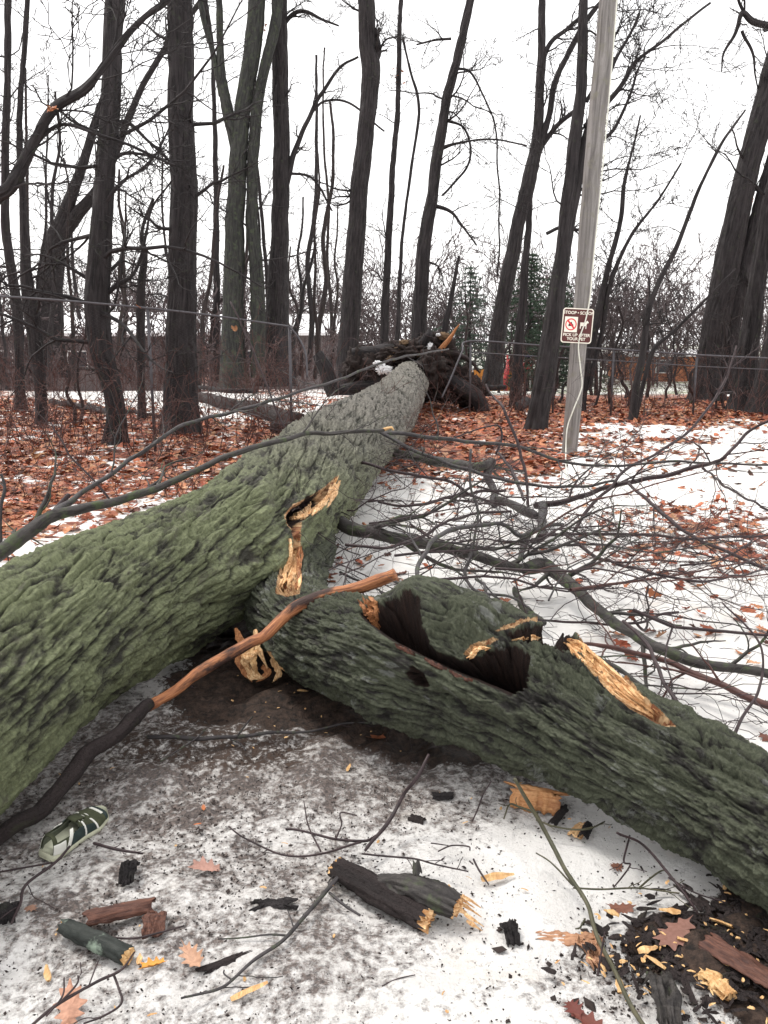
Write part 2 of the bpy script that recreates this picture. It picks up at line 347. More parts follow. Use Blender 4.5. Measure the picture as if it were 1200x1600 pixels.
# ------------------------------------------------------------------ the fallen trunk and its torn limb
def bigtube(ctrl, ns, nt_, carve, amp, seed, pxpar=True, farfac=None, shape=None, twist=.0, st=1.0):
    # ctrl rows: px, py, half width in px, lift of the axis above resting height
    C3 = []
    for (px, py, hw, lift) in ctrl:
        a = math.sin(PITCH)+(py-800)/FPX*math.cos(PITCH); k = hw/FPX
        d = (CH-lift)/(a+k); p = onD(px, py, d); C3.append([*p, k*d, px, py])
    Q = catmull(C3, ns*3); D = np.linalg.norm(np.diff(Q[:, 4:6], axis=0), axis=1)+60*np.linalg.norm(np.diff(Q[:, :3], axis=0), axis=1)
    s_ = np.concatenate([[0], np.cumsum(D)]); t = np.interp(np.linspace(0, s_[-1], ns), s_, np.arange(ns*3))
    i = np.minimum(t.astype(int), ns*3-2); f = (t-i)[:, None]; Q = Q[i]*(1-f)+Q[i+1]*f
    P = Q[:, :3]; R = Q[:, 3]; T = np.gradient(P, axis=0); T /= np.linalg.norm(T, axis=1)[:, None]
    Sd = np.cross(T, [0, 0, 1.]); Sd /= np.linalg.norm(Sd, axis=1)[:, None]; N = np.cross(Sd, T)
    th = np.arange(nt_)*2*math.pi/nt_; c, q = np.cos(th), np.sin(th)
    Nn = N[:, None]*c[None, :, None]+Sd[:, None]*q[None, :, None]
    sl = np.concatenate([[0], np.cumsum(np.linalg.norm(np.diff(P, axis=0), axis=1))])
    SL = np.broadcast_to(sl[:, None], (ns, nt_)); RR = np.broadcast_to(R[:, None], (ns, nt_))
    tw = th[None]+SL*twist
    bx, by, bz = SL, .42*np.cos(tw)*RR/R.mean(), .42*np.sin(tw)*RR/R.mean()
    bx = bx*st
    base = P[:, None]+Nn*RR[..., None]
    if shape is not None: RR = RR*(1+shape(SL, th[None]+0*SL, base)); base = P[:, None]+Nn*RR[..., None]
    big = fbm(bx*1.1, by*1.6, bz*1.6+seed, 3)*.045*RR/.4
    wx = fbm(bx*3, by*5, bz*5+seed, 2)*.12; wy = fbm(bx*4+9, by*7, bz*7+seed, 3)*.020
    def furrow(fs, ft, k): return np.clip(np.abs(pn((bx+wx)*fs, (by+wy)*ft, (bz-wy)*ft+seed))*k, 0, 1)**.7
    r1 = furrow(1.25, 11, 6.5); r2 = furrow(2.6, 24, 4.5); r3 = fbm(bx*13, by*45, bz*45+seed, 4)
    plate = pn(bx*2.6, by*15, bz*15+seed*2)
    ridge = .52*r1+.30*r2+.26*(r3+.3)+.42*plate
    tn = fbm(bx*4.5+wx*5, by*26, bz*26+seed*3, 3)*3.2; ter = np.floor(tn)+ss(tn-np.floor(tn), .0, .28)
    disp = amp*(ridge-.55)+big+.0050*ter*RR/R.max()+.003*fbm(bx*40, by*90, bz*90, 2)
    V = base+Nn*disp[..., None]
    vp = V.reshape(-1, 3); px, py, dep = proj(vp); px = px.reshape(ns, nt_); py = py.reshape(ns, nt_)
    facing = ((CP-base)*Nn).sum(-1)/np.linalg.norm(CP-base, axis=-1)
    fm = facing > -.02
    wood = np.zeros((ns, nt_)); rot = np.zeros((ns, nt_)); ext = np.zeros((ns, nt_))
    jag = fbm(bx*9, by*40, bz*40, 3)*5
    for (kind, shp, dep_, soft) in carve:
        if kind == 'hole':
            ins = inpoly(px+jag, py+jag*.6, shp); dd = np.full(px.shape, 1e9)
            ln = shp+[shp[0]]; dd, _ = segdist(px+jag, py+jag*.6, ln)
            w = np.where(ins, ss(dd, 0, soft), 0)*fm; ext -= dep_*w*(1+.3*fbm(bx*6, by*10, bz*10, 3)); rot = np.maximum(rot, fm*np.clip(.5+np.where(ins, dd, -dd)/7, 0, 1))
            lip = np.where(ins, 0, 1-ss(dd, 0, 26))*fm; ext += lip*.012
        elif kind == 'tear':
            ins = inpoly(px+jag*.25, py+jag*.25, shp) & fm; dd, _ = segdist(px, py, shp+[shp[0]])
            ext -= np.where(ins, ss(dd, 0, soft)*dep_, 0); sd = np.where(inpoly(px, py, shp), dd, -dd); wood = np.maximum(wood, fm*np.clip(.5+sd/5, 0, 1))
            ext += np.where(ins, .010*pn(bx*2.5, by*70, bz*70), 0)
        elif kind == 'groove':
            dd, t_ = segdist(px+jag*.6, py+jag*.6, shp); w = np.exp(-(dd/soft)**2)*np.sin(np.pi*np.clip(t_*.94+.03, 0, 1))**.4*fm; ext -= dep_*w
        elif kind == 'bulge':
            dd, t_ = segdist(px, py, shp); w = np.exp(-(dd/soft)**2)*fm; ext += dep_*w
    V = V+Nn*ext[..., None]
    V = V.reshape(-1, 3)
    i = np.arange(ns-1)[:, None]*nt_; j = np.arange(nt_)[None]; j2 = (j+1) % nt_
    F = np.stack([i+j, i+j2, i+nt_+j2, i+nt_+j], -1).reshape(-1, 4)
    bc = np.stack([SL*min(1.5, st), by, bz], -1).reshape(-1, 3)+seed
    far = np.zeros((ns, nt_)) if farfac is None else farfac(SL, px, py)
    ex = dict(ridge=ridge.ravel(), wood=wood.ravel(), rot=rot.ravel(), far=far.ravel())
    sub = F[::1]
    k1, k2 = 6, 4                                    # a coarse copy to find surface points on
    gi = np.arange(0, ns, k1); gj = np.arange(0, nt_, k2); idx = (gi[:, None]*nt_+gj[None]); cv = V[idx.ravel()]
    a_, b_ = len(gi), len(gj); ii = np.arange(a_-1)[:, None]*b_; jj = np.arange(b_)[None]; jj2 = (jj+1) % b_
    cf = np.stack([ii+jj, ii+jj2, ii+b_+jj2, ii+b_+jj], -1).reshape(-1, 4)
    bvh = BVHTree.FromPolygons([tuple(v) for v in cv], [tuple(int(x) for x in f_) for f_ in cf])
    return V, F, bc, ex, bvh, P, R
TEAR1 = [(528, 742), (520, 770), (506, 790), (488, 800), (470, 812), (464, 835), (466, 870), (470, 905), (468, 925), (446, 930), (430, 925), (434, 900), (446, 870), (447, 835), (445, 805), (455, 790), (480, 778), (505, 762)]
HOLE1 = [(500, 768), (486, 776), (462, 792), (450, 806), (450, 832), (462, 832), (470, 812), (488, 798), (504, 786)]
trunk_ctrl = [(658, 552, 25, .72), (645, 587, 26, .32), (621, 624, 38, .05), (591, 657, 49, .0), (553, 688, 62, .02), (502, 730, 76, .03), (434, 795, 92, .06), (372, 845, 104, .08), (305, 880, 104, .08), (240, 916, 109, .06), (140, 968, 121, .06), (25, 1041, 136, .06), (-120, 1138, 165, .02), (-330, 1250, 215, 0)]
tcarve = [('tear', TEAR1, .045, 8), ('hole', HOLE1, .14, 7), ('groove', [(440, 742), (436, 800), (430, 860)], .03, 14), ('bulge', [(350, 905), (420, 880), (436, 850)], .05, 26),
          ('bulge', [(400, 760), (415, 830), (410, 880)], .03, 24)]
LIMB_HOLE = [(562, 958), (588, 949), (640, 946), (659, 956), (664, 985), (680, 1018), (724, 1034), (760, 1024), (806, 1022), (830, 1034), (826, 1076), (800, 1088), (750, 1066), (700, 1046), (655, 1024), (612, 1002), (575, 975)]
limb_ctrl = [(474, 800, 40, .05), (464, 850, 56, .02), (446, 905, 60, .02), (452, 955, 62, .03), (500, 996, 70, .05), (575, 1018, 84, .08), (660, 1040, 98, .09), (760, 1074, 96, .08), (880, 1124, 94, .06), (1010, 1190, 95, .04), (1120, 1246, 98, .02), (1230, 1304, 105, .01), (1400, 1390, 125, 0), (1700, 1540, 150, 0)]
TEAR2A = [(726, 1025), (738, 1014), (772, 1009), (780, 1014), (750, 1021), (732, 1029)]
TEAR2 = [(772, 1004), (800, 999), (835, 994), (870, 994), (905, 999), (932, 1012), (957, 1040), (987, 1068), (1021, 1100), (1057, 1132), (1025, 1127), (985, 1107), (950, 1080), (922, 1052), (900, 1028), (880, 1010), (850, 1003), (820, 1001), (790, 1006)]
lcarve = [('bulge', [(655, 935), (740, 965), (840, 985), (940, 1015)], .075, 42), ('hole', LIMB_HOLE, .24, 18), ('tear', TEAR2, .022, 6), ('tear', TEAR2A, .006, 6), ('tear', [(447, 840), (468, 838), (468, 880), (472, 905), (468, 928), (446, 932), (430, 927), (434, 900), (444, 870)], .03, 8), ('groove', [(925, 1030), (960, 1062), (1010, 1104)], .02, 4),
          ('hole', [(792, 1010), (820, 1004), (862, 1007), (898, 1026), (905, 1040), (880, 1036), (840, 1022), (800, 1018)], .05, 8),
          ('bulge', [(570, 1000), (640, 1040), (720, 1085), (800, 1110)], .03, 26), ('groove', [(660, 1060), (720, 1098), (790, 1130)], .03, 9),
          ('hole', [(640, 1050), (652, 1042), (668, 1052), (676, 1072), (656, 1072)], .035, 6),
          ('groove', [(860, 1060), (960, 1120), (1100, 1190), (1250, 1260)], .018, 9), ('groove', [(850, 1100), (950, 1160), (1080, 1230), (1250, 1310)], .022, 10),
          ('groove', [(930, 1060), (1040, 1130), (1160, 1190), (1280, 1240)], .014, 8), ('groove', [(760, 1150), (860, 1210), (1000, 1280), (1150, 1350)], .016, 10)]
FT = Root('fallen_tree', onG(640, 640), 'huge mossy tree lying across the snow with torn root plate and splintered hollow limb', 'fallen tree')
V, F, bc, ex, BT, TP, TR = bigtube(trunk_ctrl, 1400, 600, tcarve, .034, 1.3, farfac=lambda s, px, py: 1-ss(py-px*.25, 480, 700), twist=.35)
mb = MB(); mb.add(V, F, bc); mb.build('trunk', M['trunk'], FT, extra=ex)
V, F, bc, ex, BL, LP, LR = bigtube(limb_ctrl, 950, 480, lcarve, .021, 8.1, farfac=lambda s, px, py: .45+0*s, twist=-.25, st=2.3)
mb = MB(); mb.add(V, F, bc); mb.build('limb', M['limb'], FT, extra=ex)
def plug(V, nt_, last, name):
    ring = V[-nt_:] if last else V[:nt_]; c = ring.mean(0); k = len(ring); rows = [c+(ring-c)*s_+np.random.RandomState(3).normal(0, .012, (k, 3))*(s_ < .99)*np.array([1, 1, 1]) for s_ in (.995, .9, .7, .45, .2, .03)]; W_ = np.concatenate(rows)
    i = np.arange(5)[:, None]*k; j = np.arange(k)[None]; j2 = (j+1) % k; mb = MB(); mb.add(W_, np.stack([i+j, i+j2, i+k+j2, i+k+j], -1).reshape(-1, 4)); mb.build(name, M['wood'], FT)
plug(V, 480, True, 'broken_end')
def surf(px, py, which, off=0.0):
    d = ray(px, py); d = d/np.linalg.norm(d); h = which.ray_cast(Vector(CP), Vector(d))
    if h[0] is None: return None, None
    n = np.array(h[1]); n = n if n@d < 0 else -n
    return np.array(h[0])+n*off, n
def splinter(mb, P, Wd, N, rng, thick=.008, n=14):
    P = catmull(P, n); Wd = np.interp(np.linspace(0, 1, n), np.linspace(0, 1, len(Wd)), Wd); N = np.asarray(N, float)
    T = np.gradient(P, axis=0); T /= np.linalg.norm(T, axis=1)[:, None]; B = np.cross(T, N); B /= np.linalg.norm(B, axis=1)[:, None]
    Nn = np.cross(B, T); jl = 1+rng.uniform(-.3, .3, n); jr = 1+rng.uniform(-.3, .3, n)
    rows = [P-B*(Wd*jl)[:, None], P-B*(Wd*.45)[:, None]+Nn*(thick*(.4+rng.uniform(0, .7, n)))[:, None], P+B*(Wd*.15)[:, None]+Nn*(thick*(rng.uniform(0, 1, n)))[:, None], P+B*(Wd*jr)[:, None], P-Nn*thick]
    V = np.stack(rows, 1); k = 5; i = np.arange(n-1)[:, None]*k; j = np.arange(k)[None]; j2 = (j+1) % k
    F = np.stack([i+j, i+k+j, i+k+j2, i+j2], -1).reshape(-1, 4)
    sl = np.concatenate([[0], np.cumsum(np.linalg.norm(np.diff(P, axis=0), axis=1))])
    o = rng.uniform(0, 9); bc = np.stack([np.repeat(sl[:, None], k, 1)+o, V[..., 0]+o, V[..., 2]], -1)
    mb.add(V.reshape(-1, 3), F, bc.reshape(-1, 3))
rs = np.random.RandomState(5)
def hit(x, y, which, off):
    if which != 'any': return surf(x, y, which, off)
    c = [q for q in (surf(x, y, BT, off), surf(x, y, BL, off)) if q[0] is not None]
    return min(c, key=lambda q: np.linalg.norm(q[0]-CP)) if c else (None, None)
def tear_strips(name, lines, which, m, off=.004, thick=.010, wpx=6, sub=True):
    mb = MB()
    for ln, w in lines:
        P = []; Ns = []
        for (x, y) in ln:
            p, n = hit(x, y, which, off)
            if p is not None: P.append(p); Ns.append(n)
        if len(P) < 2: continue
        d = np.linalg.norm(P[0]-CP)/FPX
        splinter(mb, P, [w*d*.3, w*d, w*d, w*d*.15], np.mean(Ns, axis=0), rs, thick)
    if mb.n: mb.build(name, m, FT, smooth=False)
def lane(name, A, B, n, which, m, w=(1.4, 3.2), off=.004, thick=.006, part=(.35, 1.)):
    # n strands running between the picture lines A and B
    a_ = np.array(A, float); b_ = np.array(B, float); L = []
    for k in range(n):
        t = rs.uniform(0, 1); q = a_*(1-t)+b_*t; Q = catmull(q, 40); ln_ = rs.uniform(*part); s0 = rs.uniform(0, 1-ln_); i0, i1 = int(s0*39), int((s0+ln_)*39)
        Q = Q[i0:i1+1][::5]+rs.normal(0, .7, (len(Q[i0:i1+1][::5]), 2))
        if len(Q) > 2: L.append((Q, rs.uniform(*w)))
    tear_strips(name, L, which, m, off, thick)
UA = [(860, 989), (905, 998), (940, 1022), (985, 1066), (1054, 1130)]; UB = [(888, 1010), (908, 1034), (944, 1072), (985, 1103), (1048, 1131)]
lane('torn_wood', UA, UB, 34, BL, M['wood'], (1.8, 4.0), .004, .010, (.4, 1.))
lane('torn_wood', UA, [(x*.6+u*.4, y*.6+v*.4) for (x, y), (u, v) in zip(UA, UB)], 5, BL, M['woodred'], (1., 2.), .006, .008)
lane('torn_wood', [(796, 997), (830, 990), (868, 990), (905, 999)], [(800, 1002), (832, 998), (868, 1000), (900, 1008)], 10, BL, M['wood'], (1.5, 3.), .006, .010, (.2, .6))
lane('torn_wood', [(728, 1024), (745, 1013), (774, 1010)], [(734, 1028), (750, 1019), (778, 1014)], 5, BL, M['wood'], (1.5, 3), .006, .008, (.3, .9))
lane('torn_wood', [(560, 940), (572, 960), (590, 984)], [(584, 934), (592, 956), (608, 986)], 18, BL, M['woodred'], (2, 5), .004, .02, (.2, .6))
lane('torn_wood', [(612, 1002), (655, 1024), (700, 1046), (750, 1066)], [(616, 1008), (658, 1030), (702, 1052), (750, 1072)], 12, BL, M['barkred'], (1.5, 3), .003, .012, (.1, .3))
fr = [([(893+3.4*k+rs.uniform(-2, 2), 1000+k*1.6), (894+3.4*k, 1010+k*1.6), (896+3.2*k+rs.uniform(-2, 2), 1020+k*1.6+rs.uniform(0, 9))], rs.uniform(1.2, 2.2)) for k in range(12)]
tear_strips('torn_wood', fr, BL, M['chip'], .008, .008)
lane('torn_wood', [(450, 834), (450, 868), (440, 902), (432, 924)], [(467, 836), (470, 870), (470, 905), (466, 928)], 20, 'any', M['wood'], (1.5, 3.6), .004, .012, (.25, .7))
lane('torn_wood', [(462, 836), (466, 870), (466, 905), (462, 926)], [(470, 836), (473, 870), (474, 905), (470, 928)], 6, 'any', M['woodred'], (1.5, 3), .006, .012, (.3, .8))
lane('torn_wood', [(526, 742), (514, 770), (494, 794), (470, 808)], [(530, 748), (522, 776), (504, 800), (478, 816)], 14, 'any', M['wood'], (1.5, 4.), .005, .014, (.2, .5))
lane('torn_wood', [(446, 806), (470, 800), (498, 778)], [(450, 816), (474, 812), (500, 792)], 7, 'any', M['wood'], (1.5, 4.), .006, .014, (.3, .6))
# pale splinters hanging under the crotch
DS = 3.72
def spl(ln, w, dep, m):
    mb = MB(); P = [onD(x, y, dep+e) for (x, y, e) in ln]; splinter(mb, P, [w*.8*dep/FPX, w*1.5*dep/FPX, w*1.1*dep/FPX, w*.06*dep/FPX], -FW+np.array([rs.normal(0, .4), 0, .3]), rs, .007, 12); mb.build('splinter', M[m], FT, smooth=False)
for ln, w, m in [([(398, 985, .06), (402, 1010, 0), (418, 1044, -.02)], 5, 'wood'), ([(390, 1000, .05), (384, 1030, 0), (392, 1060, .02)], 6, 'wood'), ([(396, 1005, .05), (396, 1035, -.02), (404, 1056, 0)], 4, 'chip'), ([(408, 990, .1), (430, 1022, 0), (472, 1044, -.02)], 5, 'wood'),
    ([(416, 1006, .05), (450, 1036, 0), (494, 1054, 0)], 4, 'wood'), ([(422, 1020, .05), (446, 1042, 0), (468, 1050, 0)], 5, 'chip'), ([(382, 1036, .05), (396, 1054, 0), (414, 1060, 0)], 6, 'wood'), ([(402, 1018, 0), (386, 1028, -.02), (374, 1018, .04)], 4, 'wood'), ([(424, 1030, .05), (436, 1050, 0), (426, 1066, .02)], 4, 'wood'),
    ([(380, 1008, .05), (376, 1036, .02), (394, 1066, .02)], 6, 'woodred'), ([(466, 1040, 0), (500, 1054, 0), (530, 1068, 0)], 2.2, 'woodred'), ([(415, 960, .1), (424, 990, .04), (420, 1012, .03)], 4, 'woodred'), ([(368, 982, .1), (376, 1000, .05), (384, 1012, 0)], 4, 'woodred'), ([(410, 1040, .03), (418, 1052, .01), (400, 1066, 0)], 4, 'woodred')]: spl(ln, w, DS, m)
for k in range(6): x = 466+k*9+rs.uniform(-3, 3); spl([(x, 950+rs.uniform(-4, 4), .1), (x+4, 957, .02), (x+rs.uniform(0, 12), 963, 0)], 2.6, 3.8, 'wood' if k % 2 else 'chip')
for k in range(7): x = 542+k*5.5; spl([(x, 975+rs.uniform(-4, 4), .08), (x+3, 964, .0), (x+rs.uniform(0, 8), 950+rs.uniform(-4, 6), .03)], 4, 3.62, 'woodred')
# leaves caught in the hollow limb
# ------------------------------------------------------------------ root plate
def blob(mb, c, r, ax, n=70, seed=0, amp=.35, fr=1.6, sq=None):
    th = np.linspace(0, math.pi, n); ph = np.linspace(0, 2*math.pi, 2*n, endpoint=False); T, Pp = np.meshgrid(th, ph, indexing='ij')
    D = np.stack([np.sin(T)*np.cos(Pp), np.sin(T)*np.sin(Pp), np.cos(T)], -1)
    rr = 1+amp*fbm(D[..., 0]*fr+seed, D[..., 1]*fr, D[..., 2]*fr, 5)
    V = (D*rr[..., None]*np.array(r))@ax.T+np.array(c); k = 2*n
    i = np.arange(n-1)[:, None]*k; j = np.arange(k)[None]; j2 = (j+1) % k
    mb.add(V.reshape(-1, 3), np.stack([i+j, i+k+j, i+k+j2, i+j2], -1).reshape(-1, 4), (D*np.array(r)*rr[..., None]).reshape(-1, 3)+seed)
M['soil'] = flat('root_soil', (.030, .022, .020), .95, .5, 14, 0, .03)
M['soiltan'] = flat('clay_soil', (.15, .10, .06), .95, .4, 14, 0, .02)
M['snow'] = flat('snow_patch', (.85, .85, .86), .6, .04, 30, 0, .004)
RY = 18.6
mb = MB(); E3 = np.eye(3)
for (x, y, rx, ry, s, dy) in [(642, 585, .75, .75, 1, .7), (690, 560, .42, .5, 2, .3), (600, 580, .65, .55, 3, .6), (712, 600, .5, .5, 4, .2), (670, 535, .3, .26, 5, .3), (565, 575, .45, .5, 6, .7), (640, 548, .55, .22, 11, .2), (676, 575, .35, .45, 12, -.5), (735, 615, .4, .35, 7, .1), (620, 553, .5, .3, 9, .5)]:
    p = onY(x, y, RY+dy); blob(mb, p, (rx*.82, .3, ry*.8), E3, 40, s*3.3, .55, 2.2)
rp = mb.build('root_plate', M['soil'], FT)
mb = MB()
for (x, y, r, s) in [(632, 535, .10, 1), (622, 548, .12, 2), (655, 552, .12, 3), (612, 560, .10, 6), (693, 525, .12, 4), (684, 552, .08, 5)]:
    blob(mb, onY(x, y, RY+.1), (r*1.0, r*.6, r*.55), E3, 16, s*5.1, .6, 2.5)
mb.build('clay', M['soiltan'], Sub(rp, FT))
for (x, y, rx, rz, s) in [(600, 577, .18, .13, 1), (590, 568, .10, .07, 4), (672, 541, .06, .10, 2), (672, 572, .06, .10, 3), (685, 523, .05, .04, 5)]:
    mb = MB(); blob(mb, onY(x, y, RY-.05), (rx*.8, .05, rz*.6), E3, 22, s*2.2, .95, 3.5); mb.build('snow_patch', M['snow'], Sub(rp, FT))
def root(ln, w, Y=RY, m='woodred', nm='root'):
    mb = MB(); P = catmull([onY(x, y, Y+dy) for (x, y, dy) in ln], 30); R = np.interp(np.linspace(0, 1, 30), np.linspace(0, 1, len(w)), w)*Y/FPX/2
    P = P+.02*np.stack([pn(P[:, 0]*5, P[:, 1]*5, P[:, 2]*5+k) for k in (1, 2, 3)], -1); mb.tube(P, R, 9); return mb.build(nm, M[m], FT)
root([(672, 566, .2), (690, 545, 0), (706, 525, -.1), (718, 506, -.2)], [11, 9, 6, 1.2], m='woodred')
root([(675, 556, .2), (710, 552, 0), (735, 565, 0), (750, 582, .1)], [12, 10, 6, 3], m='tree2')
root([(690, 590, .2), (720, 605, -.2), (745, 622, -.4), (756, 645, -.5)], [22, 26, 24, 20], m='tree')
root([(660, 540, .2), (668, 525, 0), (672, 514, 0)], [20, 16, 4], m='tree')
root([(640, 545, .4), (600, 548, .5), (550, 552, .6)], [16, 22, 16], m='tree')
root([(495, 553, .1), (508, 575, .1), (522, 615, .2)], [18, 24, 26], m='tree')
root([(700, 600, 0), (760, 606, .3), (790, 604, .6)], [12, 9, 7], m='tree')
root([(650, 600, .4), (560, 605, .4), (520, 612, .2)], [26, 20, 12], m='tree')
mbr = MB()
for k in range(70):
    x = rs.uniform(560, 745); y = rs.uniform(525, 620); p = onY(x, y, RY+rs.uniform(-.2, .3)); d = np.array([rs.uniform(-1, 1), rs.uniform(-1, .2), rs.uniform(-1, .7)]); L = rs.uniform(.2, .6)
    P = [p+d*L*t+np.array([0, 0, -.3*L*t*t])+rs.uniform(-.03, .03, 3) for t in np.linspace(0, 1, 5)]; mbr.tube(P, np.linspace(.012, .003, 5), 4)
mbr.build('root_hair', M['twig'], Sub(rp, FT))
# ------------------------------------------------------------------ branches: traced ones and grown ones
def grow(mb, rng, p0, d0, L, r0, lev, up=.05, wig=.22, kids=5, ang=(.5, 1.1), ratio=.5, k0=6, flat_=0.0, seg=None, rmin=.0012):
    n = max(4, int(L/(seg or L/9))+1); d = np.array(d0, float); d /= np.linalg.norm(d); P = [np.array(p0, float)]; Ds = [d]
    for i in range(n-1):
        d = d+rng.normal(0, wig, 3)*np.array([1, 1, 1-flat_]); d[2] += up; d /= np.linalg.norm(d); P.append(P[-1]+d*L/(n-1)); Ds.append(d)
    R = np.maximum(r0*np.linspace(1, .22, n), rmin); mb.tube(P, R, k0, cap=False, off=rng.uniform(0, 50))
    if lev > 0:
        for c in range(kids):
            f = .15+.85*(c+rng.uniform(.1, .9))/kids; i = min(n-2, int(f*(n-1))); t = Ds[i]
            a = rng.uniform(*ang); v = np.cross(t, rng.normal(size=3)); v /= np.linalg.norm(v)+1e-9
            if flat_: v[2] *= (1-flat_)
            nd = t*math.cos(a)+v*math.sin(a)
            grow(mb, rng, P[i], nd, L*ratio*rng.uniform(.6, 1.2)*(1.15-f*.5), max(R[i]*.62, rmin), lev-1, up, wig, max(2, int(kids*.7)), ang, ratio, max(3, k0-2), flat_, None, rmin)
def line3(ln, n=None, jit=0.0, rng=None):
    P = catmull(ln, n or max(8, len(ln)*7))
    if jit: P = P+jit*np.stack([pn(P[:, 0]*6+3, P[:, 1]*6, P[:, 2]*6+7*k+float(P[0, 0])) for k in (1, 2, 3)], -1)
    return P
def traced(mb, ln, w, depth=None, lift=None, k=8, twigs=0, tl=.5, rng=None, jit=.012, up=.0, lev=1, cap=True, flat_=.3, endw=None):
    # ln: picture points; depth per point (number or list) or lift above ground (number or list); w: width(s) in px
    m = len(ln); P = []
    for i, (x, y) in enumerate(ln):
        if depth is not None: P.append(onD(x, y, depth if np.isscalar(depth) else np.interp(i/(m-1), np.linspace(0, 1, len(depth)), depth)))
        else: P.append(onG(x, y, lift if np.isscalar(lift) else float(np.interp(i/(m-1), np.linspace(0, 1, len(lift)), lift))))
    D = [float((p-CP)@FW) for p in P]; w = np.interp(np.linspace(0, 1, m), np.linspace(0, 1, len(w)) if not np.isscalar(w) else [0, 1], w if not np.isscalar(w) else [w, w])
    A = np.array([[*p, .8*ww*d/FPX/2] for p, ww, d in zip(P, w, D)]); n = max(10, m*7); Q = catmull(A, n); Pp = Q[:, :3]
    if jit: Pp = Pp+jit*np.stack([pn(Pp[:, 0]*6+3, Pp[:, 1]*6, Pp[:, 2]*6+7*q+float(Pp[0, 0])) for q in (1, 2, 3)], -1)
    R = np.maximum(Q[:, 3], .0012)*(1+.10*pn(np.arange(n)*.7, float(Pp[0, 0])*9, 1.5)); mb.tube(Pp, R, k, cap=cap, off=float(Pp[0, 0])*3)
    rng = rng or rs
    for c in range(twigs):
        i = int(rng.uniform(.12, .97)*(n-2)); t = Pp[i+1]-Pp[i]; t /= np.linalg.norm(t); v = np.cross(t, rng.normal(size=3)); v /= np.linalg.norm(v); a = rng.uniform(.5, 1.1)
        v[2] *= (1-flat_); grow(mb, rng, Pp[i], t*math.cos(a)+v*math.sin(a), tl*rng.uniform(.4, 1.2), max(R[i]*.45, .0016), lev, up, .2, 4, (.5, 1.0), .5, 5, flat_)
    return Pp, R
# --- boughs of the fallen crown on the right
def bough(lines, m='limbbark', **kw):
    mb = MB()
    for L in lines: traced(mb, **L, **kw)
    return mb.build('branch', M[m], FT)
bough([dict(ln=[(500, 800), (545, 822), (600, 836), (680, 852), (760, 874), (820, 888)], w=[30, 26, 24, 20, 18], lift=[.35, .3, .22, .18], twigs=7, tl=1.0, k=14),
       dict(ln=[(820, 888), (850, 884), (882, 905), (930, 948), (972, 982), (1040, 1018), (1120, 1040), (1210, 1056), (1300, 1080)], w=[26, 30, 24, 20, 24, 20, 18, 22], lift=[.2, .16, .12], twigs=9, tl=.8, k=14)])
bough([dict(ln=[(1230, 1110), (1160, 1086), (1090, 1054), (1030, 1030), (960, 1012), (905, 1008)], w=[16, 14, 12, 10, 6], lift=[.1, .12, .2], twigs=6, tl=.6, k=9)], 'redtwig')
bough([dict(ln=[(560, 698), (620, 708), (690, 722), (740, 730), (772, 722)], w=[14, 18, 20, 20, 16], lift=[.25, .25, .35], twigs=2, tl=.6, k=10)])
bough([dict(ln=[(768, 720), (762, 745), (772, 765), (772, 790)], w=[20, 16, 15, 14], lift=[.35, .15, .05], k=10), dict(ln=[(775, 780), (800, 788), (825, 800), (838, 806)], w=[12, 16, 20, 14], lift=[.1, .12], k=10),
       dict(ln=[(848, 790), (846, 815), (848, 840), (830, 848)], w=[18, 16, 14, 10], lift=[.15, .05], k=9), dict(ln=[(826, 835), (818, 855), (810, 876)], w=[14, 12, 8], lift=.08, k=9)], 'twiggrey')
bough([dict(ln=[(805, 920), (812, 940), (826, 955), (850, 975)], w=[10, 13, 16, 12], lift=.05, k=9)], 'limbbark')
bough([dict(ln=[(655, 902), (655, 880), (668, 855), (700, 830), (745, 822), (790, 820), (815, 838), (850, 822), (880, 820)], w=[9, 9, 9, 9, 8, 8, 9, 7], depth=[3.7, 3.9, 4.6, 5.0, 5.4], twigs=6, tl=.6)], 'twiggrey')
bough([dict(ln=[(838, 790), (880, 784), (930, 768), (970, 756), (1040, 742), (1100, 727), (1125, 718), (1150, 695), (1175, 672), (1210, 652)], w=[14, 11, 9, 9, 8, 7, 6, 5], lift=[.12, .4, .7, 1.0], twigs=10, tl=.8)], 'twig')
bough([dict(ln=[(900, 828), (915, 800), (950, 765), (980, 732), (1040, 700), (1090, 660), (1130, 600), (1150, 540)], w=[7, 7, 6, 6, 5, 5, 3], depth=[6.2, 6.6, 7.0, 7.2], twigs=8, tl=.7)], 'twig')
bough([dict(ln=[(984, 756), (1010, 780), (1042, 808), (1075, 832), (1120, 856), (1190, 884), (1240, 900)], w=[6, 8, 7, 7, 6], lift=[.5, .3, .12], twigs=5, tl=.5)], 'twig')
bough([dict(ln=[(1100, 730), (1130, 758), (1170, 780), (1210, 802)], w=[5, 5, 4], lift=[.8, .5, .3], twigs=5, tl=.5)], 'twig')
bough([dict(ln=[(840, 838), (900, 834), (1000, 836), (1080, 842), (1150, 838), (1200, 838)], w=[7, 6, 6, 5, 4], lift=[.15, .2, .25], twigs=9, tl=.7)], 'twig')
bough([dict(ln=[(880, 832), (930, 868), (1000, 890), (1080, 906), (1150, 902), (1210, 885)], w=[7, 7, 6, 5, 4], lift=[.2, .3, .2], twigs=9, tl=.7)], 'twig')
bough([dict(ln=[(600, 676), (660, 682), (740, 690), (800, 696), (870, 718), (930, 728), (1010, 724), (1090, 722), (1210, 728)], w=[8, 8, 7, 6, 5, 5, 4], depth=[6.9, 6.6, 6.3], twigs=9, tl=.8)], 'twiggrey')
